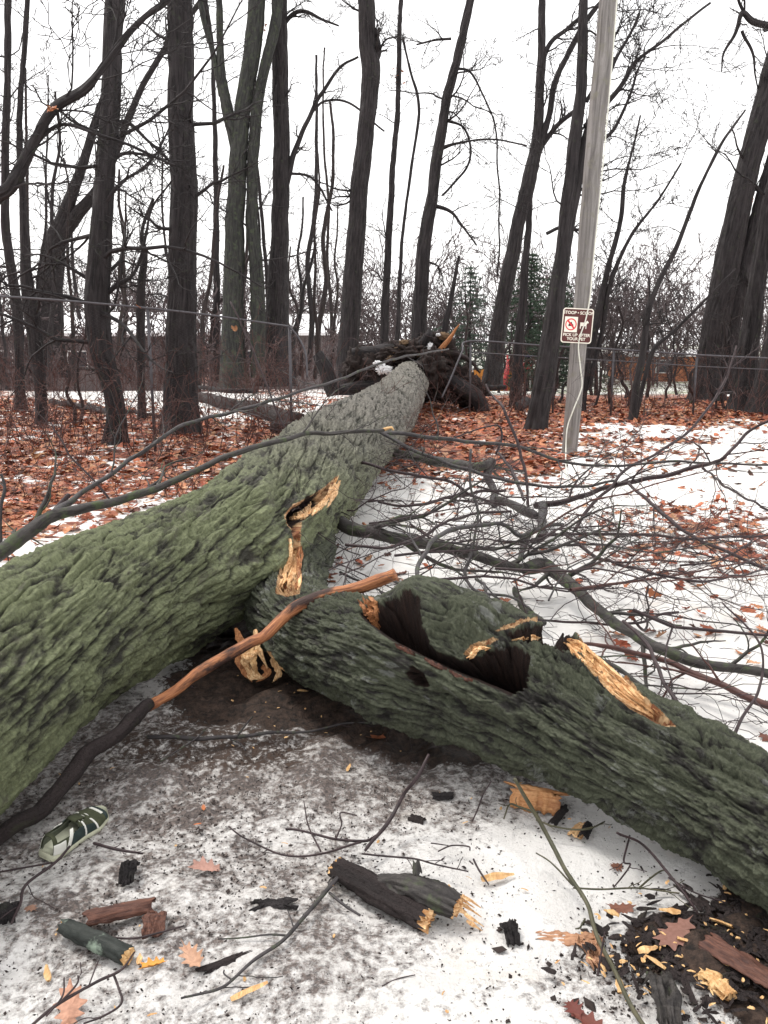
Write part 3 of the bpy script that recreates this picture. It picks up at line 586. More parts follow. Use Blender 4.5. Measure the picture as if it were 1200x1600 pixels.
bough([dict(ln=[(590, 672), (650, 706), (720, 730), (780, 748), (840, 758), (900, 760), (960, 752)], w=[8, 7, 7, 6, 5], depth=[6.6, 6.2, 5.8], twigs=8, tl=.8)], 'twiggrey')
bough([dict(ln=[(560, 720), (620, 738), (700, 752), (740, 776), (790, 790)], w=[6, 6, 6, 5], depth=[6.6, 6.2], twigs=8, tl=.8)], 'twig')
bough([dict(ln=[(590, 785), (650, 790), (690, 780), (740, 770), (790, 766)], w=[5, 6, 7, 5], lift=[.3, .35], twigs=8, tl=.7)], 'twig')
bough([dict(ln=[(540, 850), (600, 856), (650, 842), (700, 815), (750, 802), (800, 800)], w=[6, 6, 6, 5], lift=[.4, .4], twigs=8, tl=.7)], 'twig')
bough([dict(ln=[(786, 640), (808, 690), (818, 730), (825, 760), (826, 792)], w=[6, 6, 6, 5], depth=[6.2, 6.0], twigs=3, tl=.5), dict(ln=[(760, 600), (772, 620), (786, 640)], w=[3, 4, 6], depth=[6.4, 6.2])], 'twig')
bough([dict(ln=[(780, 708), (795, 728), (808, 752), (818, 780)], w=[5, 6, 6], lift=[.5, .3], twigs=2, tl=.4), dict(ln=[(700, 690), (740, 672), (776, 664), (784, 680), (774, 710)], w=[3, 3, 4, 5], depth=[7, 7])], 'twig')
bough([dict(ln=[(735, 700), (736, 760), (745, 800), (740, 850), (728, 890), (740, 920), (790, 930), (830, 955)], w=[5, 5, 5, 6, 6, 4], depth=[5, 4.9, 4.6, 4.3], twigs=8, tl=.5)], 'twiggrey')
bough([dict(ln=[(985, 960), (1010, 985), (1010, 915)], w=[6, 5, 3], lift=[.1, .12, .5]), dict(ln=[(800, 965), (900, 972), (985, 975), (1030, 960), (1060, 955)], w=[5, 5, 6, 4], lift=.1, twigs=6, tl=.5)], 'twig')
bough([dict(ln=[(975, 970), (1010, 1010), (1040, 1070), (1070, 1110), (1110, 1150), (1150, 1175)], w=[7, 8, 8, 10, 9], lift=[.3, .2, .15], twigs=6, tl=.5)], 'twig')
bough([dict(ln=[(880, 1000), (960, 1040), (1030, 1090), (1090, 1130), (1140, 1165), (1180, 1190)], w=[8, 9, 9, 11, 10], lift=[.2, .15, .1], twigs=6, tl=.5)], 'limbbark')
bough([dict(ln=[(1130, 940), (1190, 1010), (1185, 1080), (1160, 1120), (1135, 1180)], w=[3, 5, 6, 7], depth=[3.2, 3.0, 2.8], twigs=5, tl=.3)], 'twig')
rb = np.random.RandomState(21)
for k in range(40):                                   # the rest of the broken crown
    x = rb.choice([rb.uniform(520, 700), rb.uniform(640, 900), rb.uniform(780, 1050), rb.uniform(900, 1150)]); y = rb.uniform(800, 900)+(x-560)*.13*rb.uniform(.4, 1.4)
    if k % 4 == 0: y -= 70
    p = onG(x, y, rb.uniform(.08, .4)); a = rb.uniform(-.5, 1.0) if k % 3 else rb.uniform(-1.4, 2.6); mb = MB()
    grow(mb, rb, p, (math.cos(a), math.sin(a)*.8, rb.uniform(-.1, .25)), rb.uniform(.8, 1.9), rb.uniform(.004, .009), 3, -.008, .24, 5, (.5, 1.2), .5, 6, .35)
    mb.build('branch', M[['twig', 'twig', 'twig', 'twiggrey', 'twig', 'redtwig'][k % 6]], FT)
mb = MB()
for k in range(34):                                   # fine brush tangled along the torn trunk
    x = rb.uniform(505, 690); y = rb.uniform(690, 880) if x > 560 else rb.uniform(780, 900); p = onG(x, y, rb.uniform(.05, .5)); a = rb.uniform(0, 6.28)
    grow(mb, rb, p, (math.cos(a), math.sin(a), rb.uniform(-.2, .4)), rb.uniform(.5, 1.2), .004, 2, -.01, .18, 5, (.4, 1), .55, 4, .3)
mb.build('brush', M['twig'], FT)
mb = MB()
for k in range(26):
    x = rb.uniform(560, 700); y = rb.uniform(640, 720); p = onG(x, y, rb.uniform(.0, .2)); a = rb.uniform(0, 6.28)
    grow(mb, rb, p, (math.cos(a)*.5, math.sin(a)*.5, rb.uniform(.2, 1)), rb.uniform(.5, 1.1), .005, 2, 0, .18, 5, (.4, 1), .55, 4, 0)
mb.build('brush', M['redtwig'], FT)

# --- broken branches over the trunk, loose things of their own
def loose(label, base, lines, m, name='broken_branch', cat='branch', group=None, part='stem', extra=None):
    r = Root(name, base, label, cat, group)
    for L in lines:
        mb = MB(); L = dict(L); mm = L.pop('mat', m); nm = L.pop('name', part); traced(mb, **L); mb.build(nm, M[mm], r)
    return r
R_ = loose('long dark mossy branch arching from the left edge over the fallen trunk', onG(-40, 900), [
    dict(ln=[(-60, 905), (0, 862), (40, 835), (75, 812), (130, 795), (190, 778), (250, 762), (310, 735), (370, 708), (430, 690), (470, 680), (530, 676), (600, 672)], w=[34, 30, 28, 20, 16, 13, 11, 10, 8, 7], depth=[4.2, 4.3, 4.4, 4.55, 4.8, 5.15, 5.5], twigs=6, tl=.5, k=14, mat='limbbark'),
    dict(ln=[(85, 805), (120, 775), (180, 735), (230, 700), (290, 662), (370, 642), (450, 618), (520, 596), (600, 566), (660, 552), (700, 545)], w=[18, 9, 9, 8, 7, 6, 5, 4, 3], depth=[4.55, 5.4, 6.3, 8], twigs=9, tl=.9, mat='twiggrey', name='side_branch'),
    dict(ln=[(82, 806), (95, 785), (108, 772)], w=[14, 11, 9], depth=4.9, mat='twig', name='stub'),
    dict(ln=[(172, 780), (140, 745), (110, 715), (95, 690), (80, 660)], w=[5, 4, 4, 3], depth=5.2, twigs=4, tl=.4, mat='twig', name='side_branch'),
    dict(ln=[(505, 674), (500, 740), (480, 700), (440, 660), (400, 560), (360, 470)], w=[5, 5, 4, 4, 3], depth=6.9, twigs=8, tl=.8, mat='twig', name='side_branch'),
    dict(ln=[(2, 850), (0, 800), (8, 765), (2, 740)], w=[9, 8, 7, 5], depth=4.4, twigs=2, tl=.3, mat='twiggrey', name='side_branch')], 'limbbark')
mb = MB(); mb.tube([onD(598, 672, 5.5), onD(606, 669, 5.5), onD(612, 668, 5.5), onD(615, 672, 5.5)], [.012, .010, .009, .006], 8); mb.build('snapped_tip', M['chip'], R_)
# the red peeled stick leaning over the crotch
R_ = Root('leaning_stick', onG(0, 1320), 'long stick peeled to red wood leaning over the crotch of the fallen trunk', 'stick')
ln = [(617, 896), (580, 910), (520, 928), (472, 944), (440, 968), (412, 992), (385, 1005), (330, 1040), (280, 1073), (232, 1106)]
mb = MB(); Pp, Rr = traced(mb, ln, [24, 27, 22, 25, 26, 20, 24, 21, 24, 20, 22], depth=[3.45, 3.5, 3.42, 3.3, 3.2], k=18, jit=.012, cap=True); mb.build('peeled_wood', M['stick'] if 'stick' in M else M['woodred'], R_)
mb = MB(); traced(mb, [(240, 1100), (215, 1120), (185, 1148), (130, 1195), (80, 1238), (30, 1285), (-40, 1345)], [23, 30, 26, 31, 36, 30, 33, 30], depth=[3.2, 3.0, 2.75, 2.5], k=26, jit=.05); mb.build('loose_bark', M['tree2'], R_)

# --- twigs lying on the snow in front
def twig(label, ln, w, lift=.012, m='twig', side=(), group=None, twigs=0, tl=.2, k=7):
    r = Root('fallen_twig', onG(*ln[0]), label, 'twig', group); mb = MB(); traced(mb, ln, w, lift=lift, k=k, jit=.008, twigs=twigs, tl=tl, rng=rb, flat_=.7, lev=0); mb.build('stem', M[m], r)
    for q in side:
        mb = MB(); traced(mb, q[0], q[1], lift=q[2] if len(q) > 2 else .012, k=5, jit=.006, twigs=q[3] if len(q) > 3 else 0, tl=.08, rng=rb, flat_=.7, lev=0); mb.build('side_twig', M[m], r)
twig('long forked grey twig lying on the snow from the log chunk to the bottom', [(283, 1562), (340, 1545), (365, 1530), (400, 1500), (450, 1462), (500, 1405), (532, 1370)], [4, 6, 6, 7, 8, 9, 10], .015, 'twiggrey',
     [([(365, 1532), (352, 1522), (352, 1516)], [4, 3]), ([(450, 1462), (420, 1462), (380, 1466), (340, 1468)], [5, 4, 3]), ([(515, 1395), (540, 1418), (562, 1432)], [6, 6, 5], .02), ([(458, 1448), (452, 1430), (448, 1420)], [3, 2])], twigs=3)
twig('dark crooked twig hanging from the limb down to the broken log chunk', [(672, 1178), (655, 1215), (628, 1245), (600, 1292), (572, 1330)], [6, 8, 7, 8, 6], [.22, .15, .05, .02], 'twig',
     [([(590, 1305), (570, 1316), (525, 1312), (470, 1296), (447, 1294)], [6, 6, 5, 5], .02), ([(565, 1318), (500, 1334), (440, 1336), (385, 1310), (358, 1290)], [5, 4, 4, 3], .02, 2), ([(525, 1312), (535, 1290), (532, 1270), (558, 1275)], [4, 3, 3], .06), ([(500, 1330), (482, 1290), (474, 1250)], [4, 3, 2], .05),
      ([(565, 1335), (640, 1340), (680, 1350), (732, 1362)], [4, 4, 3], .02, 5)])
twig('long green brown twig hanging from the limb down to the chips at the lower right', [(803, 1216), (822, 1250), (850, 1300), (880, 1350), (912, 1405), (925, 1440), (945, 1485), (975, 1545), (1010, 1605)], [7, 8, 9, 9, 9, 9, 9, 10], [.3, .12, .05, .03, .03], 'greentwig' if 'greentwig' in M else 'twiggrey',
     [([(838, 1282), (870, 1292), (915, 1296), (945, 1284)], [4, 4, 3], .03, 3), ([(895, 1385), (940, 1388), (1000, 1386), (1060, 1394)], [4, 4, 3], .04, 4), ([(1000, 1386), (1030, 1362), (1042, 1358)], [4, 3]), ([(912, 1435), (905, 1448), (898, 1450)], [4, 3]), ([(840, 1272), (812, 1262), (795, 1258), (788, 1280)], [5, 4, 3], .04, 2), ([(895, 1382), (860, 1350), (836, 1335)], [4, 3], .03)])
twig('dark twig lying under the edge of the limb above the white snow', [(965, 1300), (1000, 1315), (1040, 1360), (1075, 1405), (1092, 1430)], [5, 5, 6, 4], [.2, .08, .02], 'twig', [([(985, 1305), (975, 1345), (985, 1352), (960, 1385)], [4, 4, 3], .04, 2), ([(1045, 1370), (1090, 1395), (1134, 1410)], [4, 3], .02, 1)])
twig('forked twig with buds in the lower left corner over a pale oak leaf', [(50, 1605), (90, 1572), (150, 1535), (190, 1515), (212, 1488)], [6, 7, 6, 5, 3], .03, 'twig', [([(176, 1522), (184, 1545), (188, 1568), (160, 1588), (130, 1600)], [5, 5, 4], .02, 1), ([(72, 1590), (96, 1558), (98, 1530)], [4, 4, 3], .05), ([(90, 1572), (118, 1540), (120, 1526)], [5, 4, 3], .04, 1), ([(138, 1540), (146, 1518), (152, 1503)], [3, 3, 2], .05)])
twig('thin bent twig running from the shoe down the left edge', [(108, 1322), (85, 1350), (40, 1385), (30, 1415), (18, 1445)], [5, 6, 6, 5], .02, 'twig', [([(82, 1348), (40, 1356), (0, 1362)], [4, 4], .02)], twigs=2)
twig('short dark twig right of the shoe', [(146, 1318), (180, 1328), (222, 1335)], [6, 6, 4], .015, 'twig', twigs=3, tl=.05)
twig('curved twig above the pale stick piece with a lichen on it', [(288, 1447), (250, 1458), (210, 1466), (170, 1462), (145, 1452)], [3, 4, 4, 4], .02, 'twig')
twig('thin twig on the dark soil below the crotch with a pale split side', [(230, 1150), (270, 1152), (330, 1154), (420, 1146), (480, 1142), (540, 1128), (600, 1130)], [8, 9, 8, 5, 5, 4], .02, 'twiggrey', [([(250, 1190), (305, 1155), (320, 1140)], [3, 3], .03), ([(360, 1155), (375, 1160), (385, 1172)], [3, 3]), ([(370, 1150), (385, 1132), (396, 1120)], [4, 3], .04)])
twig('small forked twig standing at the snow edge between the trunk and the limb', [(255, 1058), (275, 1065), (300, 1075)], [3, 3, 3], .04, 'twig', [([(285, 1065), (286, 1045)], [2, 2], .05)])
twig('short twig beside the pale sliver right of the log chunk', [(740, 1342), (752, 1364), (762, 1382)], [4, 4, 3], .012, 'twig', [([(740, 1350), (734, 1345)], [3, 3])])
twig('curved thin twig above the right end of the log chunk', [(684, 1332), (705, 1322), (730, 1322), (733, 1328)], [3, 3, 3], .012, 'twig', [([(672, 1318), (700, 1322)], [3, 2])])
twig('small twig leaning in the snow at the lower right of the two brown bark scraps', [(933, 1528), (940, 1495), (946, 1458)], [4, 4, 3], [.01, .05, .10], 'twig')
twig('fine twig at the bottom middle of the snow', [(600, 1542), (625, 1532), (650, 1525)], [2.5, 2.5, 2], .01, 'twig')
twig('fine twig leaning up the limb foot left of the long green twig', [(738, 1282), (750, 1255), (766, 1218)], [3, 3, 2.5], [.01, .08, .2], 'twig')
# ------------------------------------------------------------------ standing trees
rt = np.random.RandomState(3)
def trunk_mesh(P, R, sides, amp, seed, flare=.5, axis_up=True):
    n = len(P); T = np.gradient(P, axis=0); T /= np.linalg.norm(T, axis=1)[:, None]; ref = np.array([1., 0, 0])
    N = ref-(T@ref)[:, None]*T; N /= np.linalg.norm(N, axis=1)[:, None]; B = np.cross(T, N)
    th = np.arange(sides)*2*math.pi/sides; sl = np.concatenate([[0], np.cumsum(np.linalg.norm(np.diff(P, axis=0), axis=1))])
    SL = sl[:, None]+0*th[None]; R0 = R[:, None]+0*th[None]; hgt = (P[:, 2]-P[0, 2])[:, None]
    cy, cz = R0*np.cos(th), R0*np.sin(th)
    w = pn(SL*1.5, cy*3, cz*3+seed)*.06
    rid = np.clip(np.abs(pn(SL*1.6+seed, (cy+w)*16, (cz-w)*16))*2.4, 0, 1)
    fl = .8*flare*np.exp(-np.maximum(hgt, 0)/(1.3*R[0]+.08))*(1+.45*np.sin(th*4+seed)+.2*np.sin(th*7+seed*2))
    RR = R0*(1+.07*fbm(SL*.7, cy*2, cz*2+seed, 3)+fl)+amp*(rid-.6)
    V = P[:, None]+RR[..., None]*(N[:, None]*np.cos(th)[None, :, None]+B[:, None]*np.sin(th)[None, :, None])
    i = np.arange(n-1)[:, None]*sides; j = np.arange(sides)[None]; j2 = (j+1) % sides
    return V.reshape(-1, 3), np.stack([i+j, i+j2, i+sides+j2, i+sides+j], -1).reshape(-1, 4), np.stack([SL+seed, cy, cz], -1).reshape(-1, 3)
def tree(label, tr, br=(), auto=6, al=(1.2, 3.), m='tree', name='bare_tree', cat='tree', group=None, Y=None, leaves=(), lo=420, sidebias=0, lev=3, forks=(), flare=.5, extend=3.0, fine=1.0):
    b = tr[0]
    if Y is None: Y = float(onG(b[0], b[1])[1])
    base = onY(b[0], b[1], Y); base[2] = min(base[2], 0)
    r = Root(name, base, label, cat, group); seed = rt.uniform(0, 90)
    def path(pts, first=False, ext=False):
        A = []
        for q in pts:
            yy = Y+(q[3] if len(q) > 3 else 0); p = onY(q[0], q[1], yy); A.append([*p, .9*q[2]*float((p-CP)@FW)/FPX/2])
        A = np.array(A)
        if first: A[0, 2] = -.06
        if ext and (pts[-1][1] < 40 or pts[-1][0] > 1200 or pts[-1][0] < -10):
            d = A[-1]-A[-2]; d = d/np.linalg.norm(d[:3]); e = A[-1]+d*extend; e[3] = A[-1, 3]*.6; A = np.vstack([A, e])
        return A
    def addtrunk(pts, first, ext, nm='trunk'):
        A = path(pts, first, ext); L = np.linalg.norm(np.diff(A[:, :3], axis=0), axis=1).sum(); n = int(max(12, min(260, L/.045))); Q = catmull(A, n)
        r0 = Q[0, 3]; sides = int(np.clip(2*math.pi*r0/.022, 8, 64)); P = Q[:, :3]+np.stack([pn(Q[:, 2]*.9+seed, 1.1), 0*Q[:, 0], 0*Q[:, 0]], -1)*.035*min(1, r0*8)
        V, F, bc = trunk_mesh(P, np.maximum(Q[:, 3], .004), sides, min(.022, r0*.12), seed, flare if first else 0); mb = MB(); mb.add(V, F, bc)
        return mb.build(nm, M[m], r), P, Q[:, 3]
    to, P, R = addtrunk(tr, True, True)
    stems = [(P, R)]
    for f in forks:
        o, P2, R2 = addtrunk(f, False, True, 'fork'); stems.append((P2, R2))
    mb = MB(); used = False
    for q in br:
        A = path(q); n = max(10, len(q)*8); Q = catmull(A, n); Pq = Q[:, :3]+.05*np.stack([pn(Q[:, 0]*1.5+seed, Q[:, 2]*1.5, k) for k in (1., 2., 3.)], -1)
        mb.tube(Pq, np.maximum(Q[:, 3], .004), 8, cap=False, off=seed); used = True
        for c in range(int(7*fine)):
            i = int(rt.uniform(.2, .98)*(n-2)); t = Pq[i+1]-Pq[i]; t /= np.linalg.norm(t); v = np.cross(t, rt.normal(size=3)); v /= np.linalg.norm(v); a = rt.uniform(.5, 1.1)
            grow(mb, rt, Pq[i], t*math.cos(a)+v*math.sin(a), rt.uniform(.5, 1.3), max(Q[i, 3]*.4, .006), 2, .02, .2, 5, (.5, 1), .5, 5, 0, None, .0045)
    for c in range(auto):
        Ps, Rs = stems[rt.randint(len(stems))]; _, yy, _ = proj(Ps); ok = np.where((yy < lo) & (yy > -250))[0]
        if len(ok) == 0: continue
        i = ok[rt.randint(len(ok))]; sgn = sidebias if sidebias and rt.rand() < .75 else rt.choice([-1, 1])
        d = np.array([sgn*rt.uniform(.5, 1), rt.uniform(-.7, .5), rt.uniform(-.15, .9)]); used = True
        grow(mb, rt, Ps[i], d, rt.uniform(*al), min(.035, max(.009, Rs[i]*.22)), lev, .03, .2, 6, (.5, 1.05), .52, 6, 0, None, .0045)
    if used: mb.build('crown', M[m if m != 'treegreen' else 'tree'], r)
    for (x, y, dy, s, nn) in leaves:
        lm = MB(); scatter_leaves(lm, np.array([onY(x+rt.uniform(-s, s), y+rt.uniform(-s*1.4, s*1.4), Y+dy-.1) for _ in range(nn)]), rt, (.09, .14), tilt=1.4, pal=1); lm.build('dead_leaves', M['leaf'], r)
    return r
# --- leaves
_o = [(0, -.52), (.03, -.36), (.15, -.34), (.11, -.21), (.27, -.13), (.15, -.02), (.31, .12), (.16, .19), (.20, .36), (.07, .35)]
OUT = np.array(_o+[(0, .5)]+[(-x*.93, y+.02) for x, y in _o[:0:-1]])
PAL = np.array([(.50, .15, .07), (.32, .08, .04), (.46, .18, .09), (.14, .045, .028), (.54, .30, .17), (.32, .085, .04), (.50, .21, .10), (.07, .028, .02), (.33, .12, .06)])
PAL1 = np.array([(.42, .15, .05), (.5, .2, .07), (.35, .12, .05)])
PAL2 = np.array([(.75, .42, .12), (.62, .42, .26), (.55, .28, .14)])
def scatter_leaves(mb, C, rng, size, tilt=.5, pal=0, simple=False, lift=.012, curl=.35, col=None, fine=False):
    n = len(C); o = catmull(np.vstack([OUT, OUT[:1]]), 81)[:-1] if fine else OUT[[0, 2, 4, 6, 8, 10, 12, 14, 16, 18]]*np.array([1.1, 1]) if simple else OUT; k = len(o)
    loc = np.vstack([[0, 0], o]); s = rng.uniform(*size, n); cu = rng.uniform(-.3, 1, n)*curl; fd = rng.uniform(-.5, .9, n)*curl
    X = loc[None, :, 0]*s[:, None]*rng.uniform(.8, 1.2, n)[:, None]; Y = loc[None, :, 1]*s[:, None]
    Z = (np.abs(loc[None, :, 0])*fd[:, None]*1.6+(loc[None, :, 1]**2)*cu[:, None]*1.6)*s[:, None]+rng.normal(0, .004 if fine else .035, (n, k+1))*s[:, None]
    a = rng.uniform(0, 2*math.pi, n); tx = rng.normal(0, tilt*.5, n); ty = rng.normal(0, tilt*.5, n)
    y1 = Y*np.cos(tx)[:, None]-Z*np.sin(tx)[:, None]; z1 = Y*np.sin(tx)[:, None]+Z*np.cos(tx)[:, None]
    x2 = X*np.cos(ty)[:, None]+z1*np.sin(ty)[:, None]; z2 = -X*np.sin(ty)[:, None]+z1*np.cos(ty)[:, None]
    x3 = x2*np.cos(a)[:, None]-y1*np.sin(a)[:, None]; y3 = x2*np.sin(a)[:, None]+y1*np.cos(a)[:, None]
    V = np.stack([x3, y3, z2], -1)+C[:, None, :]+np.array([0, 0, lift])
    i = np.arange(n)[:, None]*(k+1); j = np.arange(k)[None]
    F = np.stack([i+0*j, i+1+j, i+1+(j+1) % k], -1).reshape(-1, 3)
    pl = [PAL, PAL1, PAL2][pal]; cc = pl[rng.randint(0, len(pl), n)]*rng.uniform(.7, 1.25, n)[:, None] if col is None else np.array(col)[None]*np.ones((n, 3))
    cc = np.concatenate([np.clip(cc, 0, .95), np.ones((n, 1))], 1); CC = np.repeat(cc[:, None], k+1, 1)
    mb.add(V.reshape(-1, 3), F, V.reshape(-1, 3), CC.reshape(-1, 4))
rl = np.random.RandomState(12)
def litter(n, xr, yr, size, simple, powr=1.0):
    x = rl.uniform(*xr, n); y = rl.uniform(*yr, n); px, py, _ = proj(np.stack([x, y, 0*x], -1)); lf, dr, mu, gr = masks(px, py, x, y)
    keep = (rl.uniform(0, 1, n) < np.clip(lf, 0, 1)**powr) & (px > -250) & (px < 1450) & (gr < .3); x = x[keep]; y = y[keep]
    scatter_leaves(lm, np.stack([x, y, gh(x, y)], -1), rl, size, .55, 0, simple, .014)
lm = MB(); litter(26000, (-6, 7), (2.6, 9.5), (.06, .13), False, 1.3); litter(52000, (-14, 14), (9.5, 22), (.08, .15), True, 1.2)
tag(lm.build('leaf_litter', M['leaf'], smooth=False), 'rust brown dead leaves strewn over the snow and the forest floor', 'leaf litter', kind='stuff')

# main trees, left to right
tree('slim dark tree at the far left edge of the picture', [(32, 642, 18), (30, 560, 17), (28, 500, 18), (18, 420, 17), (8, 340, 14), (10, 180, 12), (14, 0, 11), (14, -80, 10)], auto=9, group=None, lo=500, al=(.8, 2.0))
tree('slim dark crooked tree standing second from the left edge', [(64, 664, 18), (62, 600, 20), (56, 540, 26), (48, 480, 28), (42, 430, 20), (36, 330, 13), (30, 210, 10), (36, 90, 9), (46, -20, 8), (50, -80, 8)], auto=9, lo=520, al=(.8, 2.0))
tree('leaning tree forking low behind the slim trees at the left', [(72, 585, 52), (76, 480, 46), (86, 380, 36), (100, 340, 26), (125, 270, 16), (150, 190, 14), (180, 90, 12), (195, -30, 9)], forks=[[(84, 385, 28), (120, 335, 22), (150, 300, 18), (180, 240, 14), (215, 150, 10), (262, 70, 9), (330, -20, 8)]], auto=8, m='tree', al=(1.5, 4))
tree('straight grey green tree with a crooked lower trunk left of the thick dark tree', [(180, 692, 34), (180, 640, 32), (172, 590, 34), (158, 540, 40), (152, 470, 42), (156, 380, 38), (165, 280, 34), (170, 180, 32), (176, 60, 30), (178, -80, 26)], auto=14, m='tree', lo=560, al=(1, 3.2), br=[[(170, 215, 14), (195, 190, 8), (230, 220, 5), (270, 258, 4)], [(152, 470, 12), (185, 445, 8), (215, 420, 6), (235, 330, 4), (265, 280, 3)]])
tree('thick straight dark tree with deeply furrowed bark and a flared foot', [(283, 672, 58), (283, 600, 54), (284, 500, 50), (285, 400, 47), (285, 250, 45), (283, 100, 43), (282, -80, 40)], auto=9, lo=560, al=(.8, 2.2), flare=.45)
tree('thin dark pole like tree between the thick tree and the forked mossy tree', [(338, 592, 12), (338, 400, 11), (337, 250, 9), (334, 150, 8), (330, 60, 8), (312, -40, 8)], auto=8, lo=430, al=(.8, 2))
tree('mossy forked tree with three stems rising from a double trunk', [(366, 602, 44), (364, 500, 36), (366, 400, 34), (370, 300, 32), (374, 220, 30), (384, 140, 28), (398, 50, 30), (406, -80, 26)], forks=[[(372, 245, 22), (356, 170, 20), (345, 110, 14), (344, 60, 12), (342, -40, 10)], [(404, 590, 26), (402, 450, 24), (394, 330, 20), (397, 220, 20), (410, 120, 18), (430, 40, 18), (440, -60, 16)], [(346, 150, 10), (332, 80, 9), (316, 20, 9), (308, -50, 8)]], auto=7, m='treegreen', leaves=[(410, 45, 0, 8, 9), (365, 352, 0, 8, 9), (368, 362, 0, 6, 8)], al=(1, 3))
tree('straight dark tree right of the mossy forked tree', [(432, 600, 48), (432, 520, 42), (436, 400, 32), (440, 250, 28), (438, 120, 27), (436, -80, 25)], br=[[(442, 310, 12), (456, 250, 10), (475, 200, 8), (500, 150, 7), (530, 108, 5), (560, 88, 4)], [(484, 178, 5), (510, 158, 4), (545, 160, 4), (600, 205, 3)], [(440, 40, 8), (470, 18, 7), (530, 40, 3)], [(450, 270, 5), (490, 280, 4), (520, 330, 3)]], auto=6, al=(1, 3))
tree('grey tree with a knob high on its trunk, right of the picture middle left gap', [(540, 612, 38), (546, 520, 36), (554, 400, 33), (564, 280, 30), (574, 180, 29), (580, 110, 32), (574, 60, 30), (568, -80, 27)], br=[[(582, 100, 16), (590, 78, 12), (588, 45, 5)]], auto=7, m='tree', al=(.6, 2))
tree('thin dark tree with a few orange leaves right of the knobbed grey tree', [(598, 600, 16), (602, 480, 14), (607, 380, 12), (614, 260, 10), (622, 160, 9), (624, 60, 8), (632, -60, 7)], auto=7, lo=480, leaves=[(624, 118, 0, 12, 8)], al=(.6, 1.6))
tree('thin wavy sapling between the thin leaved tree and the tall leaning tree', [(615, 600, 9), (622, 500, 8), (628, 380, 6), (640, 280, 5), (655, 170, 5), (640, 110, 4), (630, 60, 4)], auto=12, lo=450, al=(.5, 1.4), name='sapling', cat='sapling')
tree('tall dark tree leaning right behind the root plate', [(652, 560, 30), (656, 480, 26), (664, 380, 23), (678, 280, 20), (692, 190, 17), (712, 100, 15), (735, 0, 13), (750, -70, 12)], Y=20.5, br=[[(686, 235, 8), (720, 222, 4), (780, 218, 3), (825, 228, 3)], [(712, 105, 5), (735, 115, 4), (760, 160, 3), (775, 210, 3), (780, 330, 3), (778, 430, 3)], [(672, 320, 8), (700, 328, 6), (720, 350, 4), (745, 385, 3)], [(700, 190, 5), (725, 200, 4), (736, 230, 4), (728, 265, 4), (690, 305, 4)], [(706, 62, 5), (680, 62, 4), (650, 72, 3)]], auto=10, al=(.6, 1.8))
tree('short bare snag leaning right just right of the root plate', [(690, 590, 12), (694, 520, 11), (704, 470, 8), (718, 400, 5)], Y=20.0, auto=0, name='snag', cat='dead tree', flare=.2)
tree('leaning tree with a high fork left of the twin trees by the pole', [(768, 604, 32), (778, 520, 28), (794, 430, 26), (812, 340, 24), (830, 270, 24), (840, 200, 17), (845, 100, 14), (848, -60, 11)], forks=[[(836, 250, 16), (848, 210, 14), (858, 180, 10), (870, 120, 10), (900, 60, 9), (925, 20, 8), (960, -20, 7)]], br=[[(846, 118, 10), (858, 70, 8), (885, 45, 7), (905, 30, 6)], [(848, 225, 10), (872, 195, 8), (895, 175, 8)], [(853, 365, 6), (880, 355, 6), (905, 360, 5)]], leaves=[(785, 468, 0, 5, 5)], auto=4, al=(.8, 2))
tree('thin straight tree just behind the leaning forked tree', [(806, 622, 18), (812, 520, 16), (820, 420, 13), (828, 330, 10), (836, 240, 7)], auto=2, Y=19.5, name='sapling', cat='sapling')
tree('dark tree in front of the conifers immediately left of the sign', [(838, 668, 30), (848, 600, 34), (862, 520, 34), (876, 420, 28), (886, 340, 26), (896, 240, 23), (906, 140, 19), (912, 40, 16), (916, -80, 14)], forks=[[(884, 385, 18), (900, 300, 16), (915, 215, 12), (935, 140, 8), (960, 90, 7)]], br=[[(912, 200, 10), (945, 165, 9), (975, 130, 8), (1005, 90, 6), (1050, 50, 5), (1110, 5, 4)], [(915, 160, 7), (940, 110, 6), (952, 60, 6), (958, 0, 6)], [(915, 240, 7), (940, 150, 6), (975, 70, 5), (1000, 20, 4)], [(905, 240, 6), (960, 200, 6), (1010, 90, 3)]], auto=14, sidebias=1, al=(1, 2.6), lo=330)
tree('double stemmed young tree just right of the sign pole', [(908, 640, 12), (918, 570, 13), (934, 490, 12), (948, 430, 10), (968, 350, 8), (975, 290, 7), (990, 230, 4), (1000, 180, 3)], forks=[[(920, 610, 10), (940, 520, 8), (952, 450, 8), (985, 370, 6), (1030, 310, 4), (1065, 255, 3)]], auto=10, lo=500, al=(.5, 1.6), name='sapling', cat='sapling')
tree('leaning sapling with an s bent stem between the pole and the big right trees', [(988, 655, 13), (994, 610, 12), (1003, 560, 12), (1012, 490, 11), (1030, 440, 9), (1055, 390, 8), (1075, 340, 7), (1100, 280, 6), (1130, 220, 5), (1165, 172, 3)], auto=6, lo=600, al=(.4, 1.2), name='sapling', cat='sapling')
tree('forked sapling right beside the s bent sapling', [(992, 650, 8), (1008, 590, 8), (1022, 545, 8), (1050, 520, 6), (1090, 480, 5), (1150, 420, 3)], Y=float(onG(988, 655)[1])+.3, auto=4, lo=600, al=(.4, 1), name='sapling', cat='sapling')
